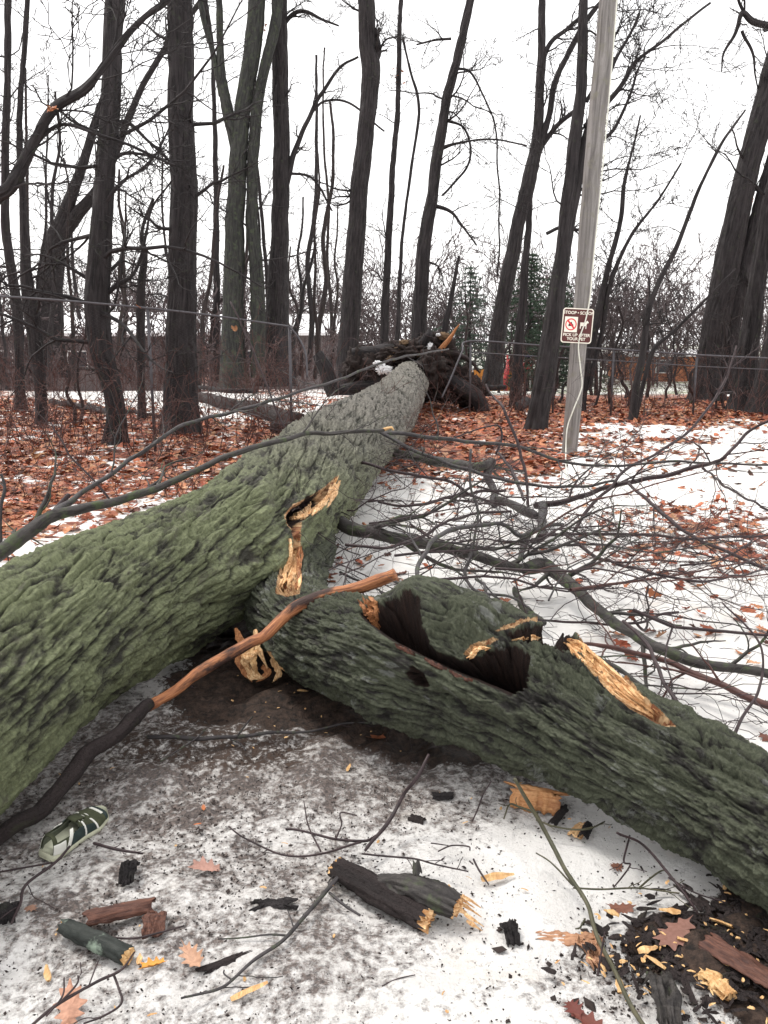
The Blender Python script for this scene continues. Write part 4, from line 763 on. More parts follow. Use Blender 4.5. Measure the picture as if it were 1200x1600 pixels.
tree('thick leaning double tree at the right side', [(1103, 625, 56), (1112, 560, 48), (1126, 470, 45), (1142, 380, 42), (1160, 300, 39), (1182, 210, 38), (1206, 120, 34), (1245, -40, 30)], forks=[[(1128, 615, 34), (1142, 520, 30), (1160, 430, 26), (1180, 350, 24), (1210, 240, 20), (1250, 100, 18)]], br=[[(1300, 75, 16), (1230, 50, 13), (1180, 35, 12), (1160, 20, 9), (1148, 55, 6), (1130, 85, 4), (1125, 115, 2)], [(1160, 48, 6), (1172, 80, 5), (1180, 120, 3), (1188, 160, 2)], [(1165, 22, 6), (1155, 0, 5), (1150, -20, 4)], [(1148, 500, 12), (1165, 480, 10), (1175, 440, 8)]], leaves=[(1177, 316, 0, 3, 3)], auto=3, al=(1, 2), flare=.3)
tree('dark leaning tree right of the thick double tree', [(1160, 640, 40), (1168, 560, 34), (1178, 480, 30), (1190, 390, 26), (1210, 280, 22), (1240, 120, 18)], auto=3, al=(.8, 2))
tree('dark tree cut by the right edge of the picture', [(1190, 645, 42), (1205, 560, 36), (1225, 450, 32), (1250, 300, 28)], auto=2)
tree('dark flared tree foot cut by the left edge of the picture', [(-22, 595, 50), (-26, 480, 36), (-30, 300, 30), (-32, 60, 26)], auto=8, al=(1.5, 3.5), lo=450, sidebias=1)
tree('near dark branch like tree arching in from the left edge up to the top', [(-150, 760, 40), (-90, 520, 32), (-20, 330, 26), (20, 290, 22), (52, 225, 18), (84, 170, 17), (130, 140, 15), (160, 105, 13), (195, 60, 11), (230, 25, 10), (262, 0, 9), (300, -50, 7)], br=[[(40, 240, 12), (70, 212, 8), (105, 198, 6), (150, 210, 5), (200, 225, 5), (275, 258, 4)], [(160, 105, 6), (175, 60, 5), (190, -20, 4)]], leaves=[(80, 172, -.05, 3, 3)], auto=8, m='tree', lo=330, Y=9.0, al=(.8, 1.8), sidebias=1)
tree('gnarled small tree with a thick burl left of the thick dark tree', [(222, 655, 14), (220, 580, 14), (220, 500, 16), (222, 440, 14), (226, 400, 11), (222, 360, 7), (240, 310, 5)], auto=6, lo=480, al=(.5, 1.5), name='sapling', cat='sapling')

# thin stems between and behind, one by one (the wood that fills the left and the middle)
YS = []
LG = 'thin bare stems filling the wood left of the fallen trunk'
RG = 'thin bare stems along the fence at the right'
ANC = [(30, 'the slim tree at the left edge'), (64, 'the crooked tree second from the left'), (180, 'the crooked based grey green tree'), (283, 'the thick straight dark tree'), (372, 'the forked mossy tree'), (435, 'the straight dark tree beside the mossy one'), (545, 'the knobbed grey tree'), (652, 'the tall tree behind the root plate'), (768, 'the leaning high forked tree'), (838, 'the dark tree left of the sign'), (895, 'the utility pole'), (990, 'the s bent sapling'), (1103, 'the thick leaning double tree'), (1165, 'the dark tree near the right edge')]
USED = set()
def sap(x, y, h_px, w, lean, lab, grp, auto=4, m='tree', lo=560):
    if lab is None:
        a = min(ANC, key=lambda q: abs(q[0]-x)); lab = ('short' if h_px < (200 if grp == LG else 110) else 'tall' if h_px > (380 if grp == LG else 150) else 'middling')+' thin bare stem '+('leaning left' if lean < -12 else 'leaning right' if lean > 12 else 'standing upright')+(' left of ' if x < a[0] else ' right of ')+a[1]
        if lab in USED: return False
        USED.add(lab)
    pts = [(x, y, w)]; n = 6
    for i in range(1, n+1): f = i/n; pts.append((x+lean*f+rt.uniform(-6, 6), y-h_px*f, w*(1-.6*f)))
    tree(lab, pts, auto=auto, lo=lo, al=(.6, 1.8), m=m, name='sapling', cat='sapling', group=grp, lev=2, flare=.1)
for k in range(28):
    x = rt.uniform(-30, 520); y = rt.uniform(572, 612); sap(x, y, rt.uniform(150, 520), rt.uniform(5, 11), rt.uniform(-40, 40), None, LG, 4, ['tree', 'tree2'][k % 2])
for k, (x, y, h, w, l) in enumerate([(115, 665, 150, 7, -18), (124, 662, 160, 6, 6), (492, 590, 350, 7, 6), (470, 585, 200, 7, -20), (519, 580, 260, 6, 10), (455, 582, 90, 9, 0)]):
    sap(x, y, h, w, l, ['pale thin shoot left of the crooked trunk', 'pale thin shoot leaning right, left of the crooked trunk', 'thin wavy stem left of the knobbed grey tree', 'thin stem leaning left beside the straight dark tree', 'thin stem touching the knobbed grey tree on its left', 'short dark post like stem under the end of the bent rail'][k], None, 3, 'tree2')
RG = 'thin bare stems along the fence at the right'
for k in range(30):
    x = rt.uniform(700, 1210); y = rt.uniform(608, 640); sap(x, y, rt.uniform(60, 190), rt.uniform(4, 8), rt.uniform(-25, 45), None, RG, 3, ['tree', 'tree2'][k % 2], 620)

# undergrowth: fine red brown brush nobody could count
def brush(n, xr, yr, h, r0, name, m, label, lev=1, kids=4):
    mb = MB()
    for k in range(n):
        p = onG(rt.uniform(*xr), rt.uniform(*yr)); grow(mb, rt, p, (rt.normal(0, .35), rt.normal(0, .35), 1), rt.uniform(*h), r0*rt.uniform(.6, 1.3), lev, .0, .16, kids, (.4, 1), .5, 4, 0, None, .0028)
    return mb
mb = brush(330, (-60, 520), (575, 720), (.5, 1.9), .007, '', '', '', 2, 4)
tag(mb.build('undergrowth', M['redtwig']), 'fine red brown brush growing between the trunks on the left', 'undergrowth', kind='stuff')
mb = brush(170, (690, 1230), (612, 655), (.4, 1.5), .007, '', '', '', 2, 4)
tag(mb.build('undergrowth', M['redtwig']), 'fine dark brush growing along the fence on the right', 'undergrowth', kind='stuff')
mb = brush(150, (-60, 500), (640, 800), (.25, .8), .003, '', '', '', 1, 4)
tag(mb.build('undergrowth', M['redtwig']), 'low wiry brush sprouting from the leaf litter behind the trunk', 'undergrowth', kind='stuff')

# the far wood
def farwood(n, xr, Yr, hr, name, label, m, r0=.05, dens=5):
    mb = MB()
    for k in range(n):
        Y = rt.uniform(*Yr); x = (rt.uniform(*xr)-600)/FPX*Y; h = rt.uniform(*hr)
        grow(mb, rt, (x, Y, float(gh(x, Y))), (rt.normal(0, .12), 0, 1), h, r0*rt.uniform(.6, 1.4), 3, .02, .14, dens, (.35, 1.0), .48, 4, 0, None, .02)
    tag(mb.build(name, M[m]), label, 'far wood', kind='stuff')
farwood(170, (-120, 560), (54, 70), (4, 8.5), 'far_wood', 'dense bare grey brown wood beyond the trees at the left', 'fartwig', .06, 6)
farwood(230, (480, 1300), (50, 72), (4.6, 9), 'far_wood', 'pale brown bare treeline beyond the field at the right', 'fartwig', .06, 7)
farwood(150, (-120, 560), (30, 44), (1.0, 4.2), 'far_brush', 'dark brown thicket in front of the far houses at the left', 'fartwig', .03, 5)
# ------------------------------------------------------------------ conifers, houses, field things
M['needle'] = flat('conifer_needles', (.035, .055, .035), .8, .5, 3)
M['needlepale'] = flat('pale_conifer_needles', (.075, .10, .08), .8, .4, 3)
def conifer(label, x, top, w, Y, m, n=46):
    b = onY(x, 560, Y); b[2] = float(gh(b[0], Y)); r = Root('conifer', b, label, 'tree'); H = onY(x, top, Y)[2]-b[2]; wid = w/FPX*Y/2
    mb = MB(); mb.tube([b, b+[0, 0, H]], [.12, .02], 7); mb.build('trunk', M['tree'], r); mb = MB(); rc = np.random.RandomState(int(x))
    for k in range(n):
        z = H*(.06+.92*k/n); L = wid*(1-.93*(z/H)**1.25)*rc.uniform(.5, 1.3)
        for q in range(9):
            a = rc.uniform(0, 6.28); d = np.array([math.cos(a), math.sin(a), 0]); l = L*rc.uniform(.7, 1.1)
            for t in np.linspace(.15, 1, max(3, int(l/.16))):
                p = b+[0, 0, z]+d*l*t+[0, 0, .12*l*math.sin(t*2.5)-.18*l*t]
                for s_ in range(4):
                    v = rc.normal(size=3)*[1, 1, .5]; v = v/np.linalg.norm(v)*rc.uniform(.12, .26); u = np.cross(v, rc.normal(size=3)); u = u/np.linalg.norm(u)*.035
                    mb.add(np.array([p-u, p+u, p+v]), np.array([[0, 1, 2]]))
    mb.build('crown', M[m], r, smooth=False)
conifer('pale grey green conifer with a pointed top behind the root plate', 733, 408, 160, 52, 'needlepale', 26)
conifer('tall dark green conifer behind the leaning trees left of the sign', 826, 388, 190, 44, 'needle', 34)
conifer('wide dark green conifer filling the gap left of the sign pole', 868, 425, 180, 41, 'needle', 30)
M['wallgrey'] = flat('house_siding', (.16, .14, .14), .8, .1, 4); M['brick'] = flat('orange_brick', (.42, .17, .09), .85, .25, 6); M['glass'] = flat('dark_window', (.04, .045, .055), .15, .1)
M['white'] = flat('white_paint', (.75, .75, .74), .6, .05); M['orange'] = flat('orange_barrier_net', (.62, .24, .05), .7, .25, 3)
def boxv(c, s): 
    c = np.array(c); s = np.array(s)/2; v = np.array([(x, y, z) for x in (-1, 1) for y in (-1, 1) for z in (-1, 1)])*s+c
    return v, np.array([[0, 1, 3, 2], [4, 6, 7, 5], [0, 4, 5, 1], [2, 3, 7, 6], [0, 2, 6, 4], [1, 5, 7, 3]])
def box(mb, c, s): mb.add(*boxv(c, s))
def house(label, x0, x1, Y, eave, ridge, wall, roofm):
    X0 = (x0-600)/FPX*Y/1.0; X1 = (x1-600)/FPX*Y; cx = (X0+X1)/2; L = X1-X0; D = 7.0; zb = float(gh(cx, Y))-.1; r = Root('house', (cx, Y+D/2, zb), label, 'house')
    mb = MB(); box(mb, (cx, Y+D/2, (eave+zb)/2), (L, D, eave-zb))
    for sx in (X0, X1):
        e = .06 if sx == X1 else -.06
        mb.add([(sx, Y, eave), (sx, Y+D, eave), (sx, Y+D/2, ridge), (sx-e, Y, eave), (sx-e, Y+D, eave), (sx-e, Y+D/2, ridge)], [(0, 1, 2), (3, 5, 4), (0, 2, 5, 3), (2, 1, 4, 5)])
    mb.build('wall', M[wall], r, smooth=False); mb = MB(); o = .5
    for s_ in (1, -1):
        y0 = Y+D/2-s_*(D/2+o); z0 = eave-.12; A = np.array([(X0-o, y0, z0), (X1+o, y0, z0), (X1+o, Y+D/2, ridge+.05), (X0-o, Y+D/2, ridge+.05)]); B = A+[0, 0, .16]
        mb.add(np.vstack([A, B]), [(0, 3, 2, 1), (4, 5, 6, 7), (0, 1, 5, 4), (1, 2, 6, 5), (2, 3, 7, 6), (3, 0, 4, 7)])
    mb.build('roof', M[roofm], r, smooth=False)
    for k in range(int(L/4)):
        mb = MB(); box(mb, (X0+2+k*4, Y-.02, eave*.55+zb*.4), (1.1, .08, .9)); w = mb.build('window', M['white'], r, smooth=False)
        mb = MB(); box(mb, (X0+2+k*4, Y-.07, eave*.55+zb*.4), (.95, .05, .75)); mb.build('pane', M['glass'], Sub(w, r), smooth=False)
house('low house with a snow covered roof beyond the wood at the far left', -160, 275, 46, 1.75, 2.75, 'wallgrey', 'snow')
house('low house with a snow covered roof behind the forked mossy tree', 330, 525, 49, 1.8, 2.75, 'wallgrey', 'snow')
house('orange brick building beyond the field right of the pole', 985, 1098, 58, .45, .55, 'brick', 'snow')
mb = MB(); Yn = 44; x0, x1 = (712-600)/FPX*Yn, (832-600)/FPX*Yn
nx = 60; xs = np.linspace(x0, x1, nx); top = .0+onY(715, 578, Yn)[2]+.06*pn(xs*1.7, 3.3); bot = 0*xs+float(gh(x0, Yn))+.05; V = []
for yy in (0, .03): V += [(a, Yn+yy+.08*math.sin(a*3), b) for a, b in zip(xs, bot)]+[(a, Yn+yy+.08*math.sin(a*3), t) for a, t in zip(xs, top)]
Fq = []
for o_ in (0, 2*nx): Fq += [(o_+i, o_+i+1, o_+nx+i+1, o_+nx+i) for i in range(nx-1)]
Fq += [(nx+i, nx+i+1, 3*nx+i+1, 3*nx+i) for i in range(nx-1)]
rN = Root('barrier_fence', (x0, Yn, 0), 'orange barrier netting across the field behind the leaning trees', 'barrier'); mb.add(V, Fq); mb.build('netting', M['orange'], rN, smooth=False)
for a in xs[::12]: mb = MB(); mb.tube([(a, Yn-.05, -1.25), (a, Yn-.05, 0.1)], .03, 6); mb.build('post', M['white'], rN)
rG = Root('goal_frame', onY(925, 590, 40)*[1, 1, 0], 'white tube goal frame in the field just right of the pole', 'goal')
a, b = onY(914, 566, 40), onY(936, 566, 40); mb = MB(); mb.tube([[a[0], 40, -1.2], a], .035, 8); mb.build('post', M['white'], rG); mb = MB(); mb.tube([[b[0], 40, -1.2], b], .035, 8); mb.build('post', M['white'], rG)
mb = MB(); mb.tube([a+[-.03, 0, 0], b+[.03, 0, 0]], .035, 8); mb.build('crossbar', M['white'], rG)
M['red'] = flat('red_plastic', (.45, .05, .05), .5, .1); M['blue'] = flat('blue_plastic', (.10, .12, .30), .5, .1)
rP = Root('play_structure', onY(810, 590, 42)*[1, 1, 0], 'red and blue play structure in the field behind the thin tree', 'playground')
for x in (793, 818, 830): p = onY(x, 556, 42); mb = MB(); mb.tube([[p[0], 42, -1.2], [p[0], 42, .75]], .05, 8); mb.build('post', M['white' if x != 793 else 'red'], rP)
p = onY(824, 566, 42); mb = MB(); box(mb, (p[0], 42.1, .2), (.42, .5, .3)); mb.build('panel', M['red'], rP, smooth=False)
mb = MB(); box(mb, (p[0], 42.1, .68), (.5, .7, .08)); mb.build('roof', M['blue'], rP, smooth=False)
p = onY(795, 575, 42); mb = MB(); mb.tube([[p[0], 42.0, .5], [p[0]-.15, 41.6, -.1], [p[0]-.3, 41.2, -.9]], .12, 8); mb.build('slide', M['red'], rP)

# ------------------------------------------------------------------ chain link fences
M['galv'] = flat('galvanised_pipe', (.085, .08, .088), .5, .2, 12, .3); M['wire'] = flat('fence_wire', (.07, .066, .07), .5, .2, 12, .3)
def chain(mb, A, B, hA, hB, pitch=.065, r=.0016):
    A = np.array(A, float); B = np.array(B, float); L = np.linalg.norm((B-A)[:2]); n = int(L/pitch); d = (B-A)/L; d[2] = 0
    m = int(max(hA, hB)/(pitch/2)); nrm = np.array([-d[1], d[0], 0])
    for i in range(n):
        f = i/n; h = hA*(1-f)+hB*f; z = np.arange(0, h, pitch/2); k = np.arange(len(z))
        off = np.where(k % 2 == 0, 0, pitch)+i*pitch-pitch/2+(.0 if i % 2 == 0 else 0)
        P = A+d*off[:, None]; P[:, 2] = z+.03; P = P+nrm*(np.where(k % 2 == 0, .003, -.003))[:, None]
        mb.tube(P, r, 3, cap=False)
def fence(label, rail, Y0, Y1, posts, mesh_h=None, group=None, second=None, railw=.018, down=None, meshspan=None):
    P = np.array([onY(x, y, Y0+(Y1-Y0)*(x-rail[0][0])/(rail[-1][0]-rail[0][0])) for (x, y) in rail]); r = Root('chain_link_fence', (P[0][0], P[0][1], 0), label, 'fence', group)
    mb = MB(); q = P if down is None else np.vstack([down, P]); mb.tube(catmull(q, len(q)*8), railw, 10); mb.build('top_rail', M['galv'], r)
    for x in posts:
        f = (x-rail[0][0])/(rail[-1][0]-rail[0][0]); yy = Y0+(Y1-Y0)*f; top = np.array([np.interp(x, [a[0] for a in rail], P[:, k]) for k in range(3)])
        mb = MB(); mb.tube([[top[0], yy+.02, -.05], [top[0], yy+.02, top[2]-.01]], .021, 10); mb.build('post', M['galv'], r)
    if second: mb = MB(); mb.tube(P-[0, -.02, second], railw*.6, 6); mb.build('middle_rail', M['galv'], r)
    a, b = (P[0], P[-1]) if meshspan is None else meshspan
    mb = MB(); chain(mb, a*[1, 1, 0], b*[1, 1, 0], a[2]-.04, b[2]-.04); mb.build('wire_mesh', M['wire'], r)
    return r, P
fence('chain link fence running from the root plate to the right edge of the picture', [(735, 533), (850, 540), (960, 546), (1100, 555), (1260, 562)], 17.4, 16.6, [736, 868, 960, 1090, 1235], down=[onY(690, 622, 16.9), onY(705, 590, 17.0), onY(722, 550, 17.2)], second=.22)
r, P = fence('chain link fence at the left with its thin top rail sagging to the right', [(-160, 455), (0, 463), (150, 474), (300, 489), (452, 510)], 10.0, 12.4, [-120, 228, 452], railw=.014)
mb = MB(); mb.tube(catmull([P[-1], onY(468, 530, 12.4), onY(478, 555, 12.3), onY(480, 590, 12.2)], 24), .014, 10); mb.build('bent_rail', M['galv'], Sub(r.o, r))

# ------------------------------------------------------------------ logs lying in the wood
def log(label, ln, w, lift=.05, m='tree2', name='fallen_log', k=14):
    r = Root(name, onG(*ln[0]), label, 'log'); mb = MB(); traced(mb, ln, w, lift=lift, k=k, jit=.04); mb.build('trunk', M[m], r)
log('thin dark log on the snow strip left of the thick dark tree', [(138, 632), (160, 640), (210, 645), (255, 650)], [8, 8, 7, 5], .05, 'tree')
log('dark log on the snow left of the crooked trunk', [(80, 628), (110, 632), (150, 640), (172, 645)], [12, 11, 9, 7], .05, 'tree')
log('long log half buried in leaves right of the thick dark tree', [(312, 620), (360, 632), (400, 640), (470, 660)], [22, 26, 30, 32], .10, 'tree2')
log('slim dark log lying on the big log right of the thick dark tree', [(305, 605), (350, 610), (400, 612)], [6, 9, 9], .42, 'tree')
log('long low log far back at the left', [(-20, 570), (60, 572), (120, 575), (160, 578)], [9, 9, 8, 7], .2, 'tree2')
log('short dark log in the leaves below the root plate', [(430, 668), (470, 672), (500, 690)], [24, 30, 26], .15, 'tree2')
log('small dark stump beside the sign pole foot', [(812, 638), (820, 628)], [20, 24], .05, 'tree', 'stump')

# ------------------------------------------------------------------ pole, cable, sign
PY = float(onG(890, 708)[1]); rp_ = Root('utility_pole', onG(890, 708), 'weathered grey wooden utility pole standing in the snow, carrying a brown sign', 'pole')
A = np.array([[*onY(x, y, PY), w*PY/FPX/2] for (x, y, w) in [(889, 712, 25), (897, 620, 25), (905, 520, 25), (915, 400, 26), (928, 240, 26), (942, 100, 26), (951, 0, 26), (962, -140, 25)]]); A[0, 2] = -.05
Q = catmull(A, 140); V, F, bc = trunk_mesh(Q[:, :3], Q[:, 3], 40, .004, 4.2, 0); mb = MB(); mb.add(V, F, bc); mb.build('shaft', M['pole'], rp_)
M['cable'] = flat('white_cable', (.62, .62, .55), .5, .1)
cb = [(972, -140), (964, 0), (952, 150), (938, 300), (930, 380), (925, 430), (922, 465), (915, 500), (904, 536), (907, 575), (909, 605), (896, 640), (886, 670), (884, 712), (885, 745)]
mb = MB(); P = catmull([onY(x, y, PY-.17-.02*(i > 5)) if i < 13 else onG(x, y, .03) for i, (x, y) in enumerate(cb)], 120); mb.tube(P, .0085, 8)
tag(mb.build('cable', M['cable']), 'loose white cable hanging down the utility pole across the sign', 'cable')
M['signbrown'] = flat('sign_brown', (.085, .022, .020), .45, .05); M['signwhite'] = flat('sign_white', (.80, .76, .66), .5, .03); M['signred'] = flat('sign_red', (.62, .03, .04), .45, .03); M['black'] = flat('sign_black', (.02, .015, .015), .5, .1)
SY = PY-.145; c0 = onY(902, 509, SY); sx = 47/FPX*SY*1.0; sz = 52/FPX*SY
rS = Root('park_sign', c0-[0, 0, sz/2], 'brown square park sign with white border reading STOOP SCOOP on the pole', 'sign')
ROT = math.radians(-3.0)
def sp(u, v, d): # sign plane: u,v in -0.5..0.5
    x, z = u*sx, v*sz; return c0+np.array([x*math.cos(ROT)-z*math.sin(ROT), -d, x*math.sin(ROT)+z*math.cos(ROT)])
def rrect(hw, hh, r, n=6):
    P = []
    for (cx, cy, a0) in ((hw-r, hh-r, 0), (-hw+r, hh-r, 90), (-hw+r, -hh+r, 180), (hw-r, -hh+r, 270)):
        for k in range(n+1): a = math.radians(a0+90*k/n); P.append((cx+r*math.cos(a), cy+r*math.sin(a)))
    return P
def plate(name, poly, d0, d1, m, parent):
    n = len(poly); V = [sp(u, v, d1) for u, v in poly]+[sp(u, v, d0) for u, v in poly]
    F = [list(range(n)), list(range(n, 2*n))[::-1]]+[[i, n+i, n+(i+1) % n, (i+1) % n] for i in range(n)]; mb = MB(); mb.add(V, F); return mb.build(name, M[m], parent, smooth=False)
pan = plate('panel', rrect(.5, .5, .09), -.003, .0, 'signwhite', rS)
plate('field', rrect(.468, .47, .07), .0002, .002, 'signbrown', rS)
ic = plate('symbol_square', [(-.42, .25), (-.42, -.19), (.0, -.19), (.0, .25)][::-1], .0022, .0032, 'signwhite', rS)
pc = (-.21, .03)
plate('dropping', [(pc[0]+a*.95, pc[1]+b) for a, b in [(-.09, -.05), (.09, -.05), (.08, .0), (.04, .02), (.03, .06), (-.01, .075), (-.04, .03), (-.08, .01)]][::-1], .0034, .0038, 'black', Sub(ic, rS))
ring = []; n = 40; Vr = []; Fr = []
for k in range(n):
    a = 2*math.pi*k/n
    for rr in (.185, .150): Vr.append(sp(pc[0]+rr*math.cos(a), pc[1]+rr*.93*math.sin(a), .0046))
for k in range(n): j = (k+1) % n; Fr.append((2*k, 2*k+1, 2*j+1, 2*j))
mb = MB(); mb.add(Vr, Fr); a, b = .12, .12; w_ = .018
mb.add([sp(pc[0]-a-w_, pc[1]+b-w_, .0042), sp(pc[0]-a+w_, pc[1]+b+w_, .0042), sp(pc[0]+a+w_, pc[1]-b+w_, .0042), sp(pc[0]+a-w_, pc[1]-b-w_, .0042)], [(0, 1, 2, 3)])
mb.build('prohibition_ring', M['signred'], Sub(ic, rS), smooth=False)
plate('dog_symbol', [(.09, .10), (.26, .10), (.285, .14), (.31, .16), (.34, .13), (.36, .11), (.35, .085), (.31, .08), (.295, .03), (.295, -.08), (.275, -.08), (.27, 0), (.12, -.005), (.115, -.08), (.09, -.08)][::-1], .0022, .0034, 'signwhite', rS)
def text(body, u, v, size, parent):
    cu = bpy.data.curves.new('lettering', 'FONT'); cu.body = body; cu.align_x = 'CENTER'; cu.align_y = 'CENTER'; cu.size = size*sz; cu.extrude = .0004; cu.offset = .0011
    o = bpy.data.objects.new('lettering', cu); S.collection.objects.link(o); bpy.context.view_layer.update()
    me = bpy.data.meshes.new_from_object(o.evaluated_get(bpy.context.evaluated_depsgraph_get())); bpy.data.objects.remove(o)
    q = bpy.data.objects.new('lettering', me); S.collection.objects.link(q); me.materials.clear(); me.materials.append(M['signwhite']); q.parent = parent.o
    q.location = tuple(sp(u, v, .003)-np.array(parent.matrix_world_loc)); q.rotation_euler = (math.pi/2, -ROT, 0)
text('STOOP • SCOOP', 0, .365, .118, rS); text('PICK UP AFTER', 0, -.27, .118, rS); text('YOUR PET', 0, -.385, .118, rS)

# ------------------------------------------------------------------ the shoe
M['olive'] = flat('olive_suede', (.050, .056, .030), .85, .25, 60, 0, .0006); M['navy'] = flat('dark_teal_panel', (.022, .036, .034), .6, .3, 60); M['cream'] = flat('cream_rubber', (.55, .56, .42), .6, .12, 50); M['offwhite'] = flat('shoe_white', (.72, .72, .66), .6, .06); M['lining'] = flat('shoe_lining', (.10, .11, .08), .9, .2, 60)
heel, toe = G(82, 1322), G(150, 1270); ax = toe-heel; L = .255; yaw = math.atan2(ax[1], ax[0]); mid = (heel+toe)/2
rsh = Root('shoe', (mid[0], mid[1], mid[2]), 'single green and white lace up trainer lying on dirty snow by the left edge', 'shoe')
def shoepts(u, phi, grow_=0.0):   # u 0 heel..1 toe ; phi 0 (right sole edge)..pi (left)
    wdt = np.interp(u, [0, .08, .3, .5, .72, .9, 1], [.022, .032, .034, .035, .045, .036, .008])
    h = np.interp(u, [0, .1, .3, .42, .55, .75, .92, 1], [.078, .08, .068, .072, .062, .046, .036, .018])
    x = (u-.5)*L; y = (wdt+grow_)*np.sign(np.cos(phi))*np.abs(np.cos(phi))**.75; z = .022+(h-.022+grow_)*np.abs(np.sin(phi))**.8
    return np.stack([x, y, z], -1)
tip = math.radians(0); cy_, sy_ = math.cos(yaw), math.sin(yaw)
def place(V):
    V = np.asarray(V).reshape(-1, 3); R1 = Matrix.Rotation(math.radians(12), 3, 'X'); V = V@np.array(R1).T; x = V[:, 0]*cy_-V[:, 1]*sy_; y = V[:, 0]*sy_+V[:, 1]*cy_
    return np.stack([x, y, V[:, 2]+.004], -1)+np.array(rsh.matrix_world_loc)
nu, nv = 170, 100; U, PH = np.meshgrid(np.linspace(0, 1, nu), np.linspace(0, math.pi, nv), indexing='ij')
def shell(name, m, cond, gr=0.0, back=True):
    V = shoepts(U, PH, gr); uc = (U[:-1, :-1]+U[1:, 1:])/2; pc_ = (PH[:-1, :-1]+PH[1:, 1:])/2; mask = cond(uc, pc_); i = np.arange(nu-1)[:, None]*nv; j = np.arange(nv-1)[None]
    F = np.stack([i+j, i+nv+j, i+nv+j+1, i+j+1], -1)[mask]; mb = MB(); mb.add(place(V), F); o = mb.build(name, M[m], rsh); md = o.modifiers.new('t', 'SOLIDIFY'); md.thickness = .0025; md.offset = -1; return o
openf = lambda u, p: (u > .05) & (u < .42) & (np.abs(p-math.pi/2) < .95)
shell('upper', 'olive', lambda u, p: ~openf(u, p))
shell('lining', 'lining', lambda u, p: (u > .02) & (u < .5) & ~openf(u, p), -.005)
shell('side_panel', 'navy', lambda u, p: (((u > .22) & (u < .66) & (np.minimum(p, math.pi-p) < .75-.5*np.abs(u-.4)))), .0012)
shell('toe_cap', 'navy', lambda u, p: (u > .86), .0012)
shell('heel_counter', 'offwhite', lambda u, p: (u < .16) & (np.minimum(p, math.pi-p) < .55), .0014)
for a_, b_ in ((.2, .30), (.50, .47), (.68, .62)):
    shell('stripe', 'offwhite', lambda u, p, a_=a_, b_=b_: (np.abs(u-(a_+(b_-a_)*np.minimum(p, math.pi-p)/1.2+.0)) < (.028 if a_ == .2 else .012)) & (np.minimum(p, math.pi-p) < 1.15), .0022)
shell('toe_stripe', 'offwhite', lambda u, p: (np.abs(u-.85) < .022) & (np.abs(p-math.pi/2) < .5), .0022)
mb = MB(); us = np.linspace(0, 1, 40); wd = np.interp(us, [0, .08, .3, .5, .72, .9, 1], [.026, .037, .038, .039, .050, .041, .012]); rows = []
for (dz, g_) in ((0, -.004), (.004, 0), (.020, 0), (.024, -.004)):
    rows.append(np.stack([np.concatenate([(us-.5)*L*1.03, ((us-.5)*L*1.03)[::-1]]), np.concatenate([wd+g_, -(wd+g_)[::-1]]), np.full(80, dz)+np.concatenate([.008*ss(us, .8, 1), (.008*ss(us, .8, 1))[::-1]])], -1))
V = np.concatenate(rows); k = 80; F = [[r_*k+i, r_*k+(i+1) % k, (r_+1)*k+(i+1) % k, (r_+1)*k+i] for r_ in range(3) for i in range(k)]+[[i, i+1, 78-i, 79-i] for i in range(39)]+[[3*k+i, 3*k+79-i, 3*k+78-i, 3*k+i+1] for i in range(39)]
mb.add(place(V), F); mb.build('sole', M['cream'], rsh)
mb = MB(); mb.add(place([((u-.5)*L, y, np.interp(u, [.25, .42, .56], [.074, .078, .064])+.0) for u in (.37, .40, .44, .5, .56) for y in (-.016, 0, .016)]), [(3*i+j, 3*i+j+1, 3*i+j+4, 3*i+j+3) for i in range(4) for j in range(2)]); o = mb.build('tongue', M['olive'], rsh); o.modifiers.new('t', 'SOLIDIFY').thickness = .004
for u in (.45, .52, .59, .66):
    h_ = np.interp(u, [0, .1, .3, .42, .55, .75, .92, 1], [.078, .08, .068, .072, .062, .046, .036, .018])+.003; mb = MB(); mb.tube(place([((u-.5)*L, y, h_-abs(y)*.25) for y in np.linspace(-.018, .018, 7)]), .002, 5); mb.build('lace', M['offwhite'], rsh)
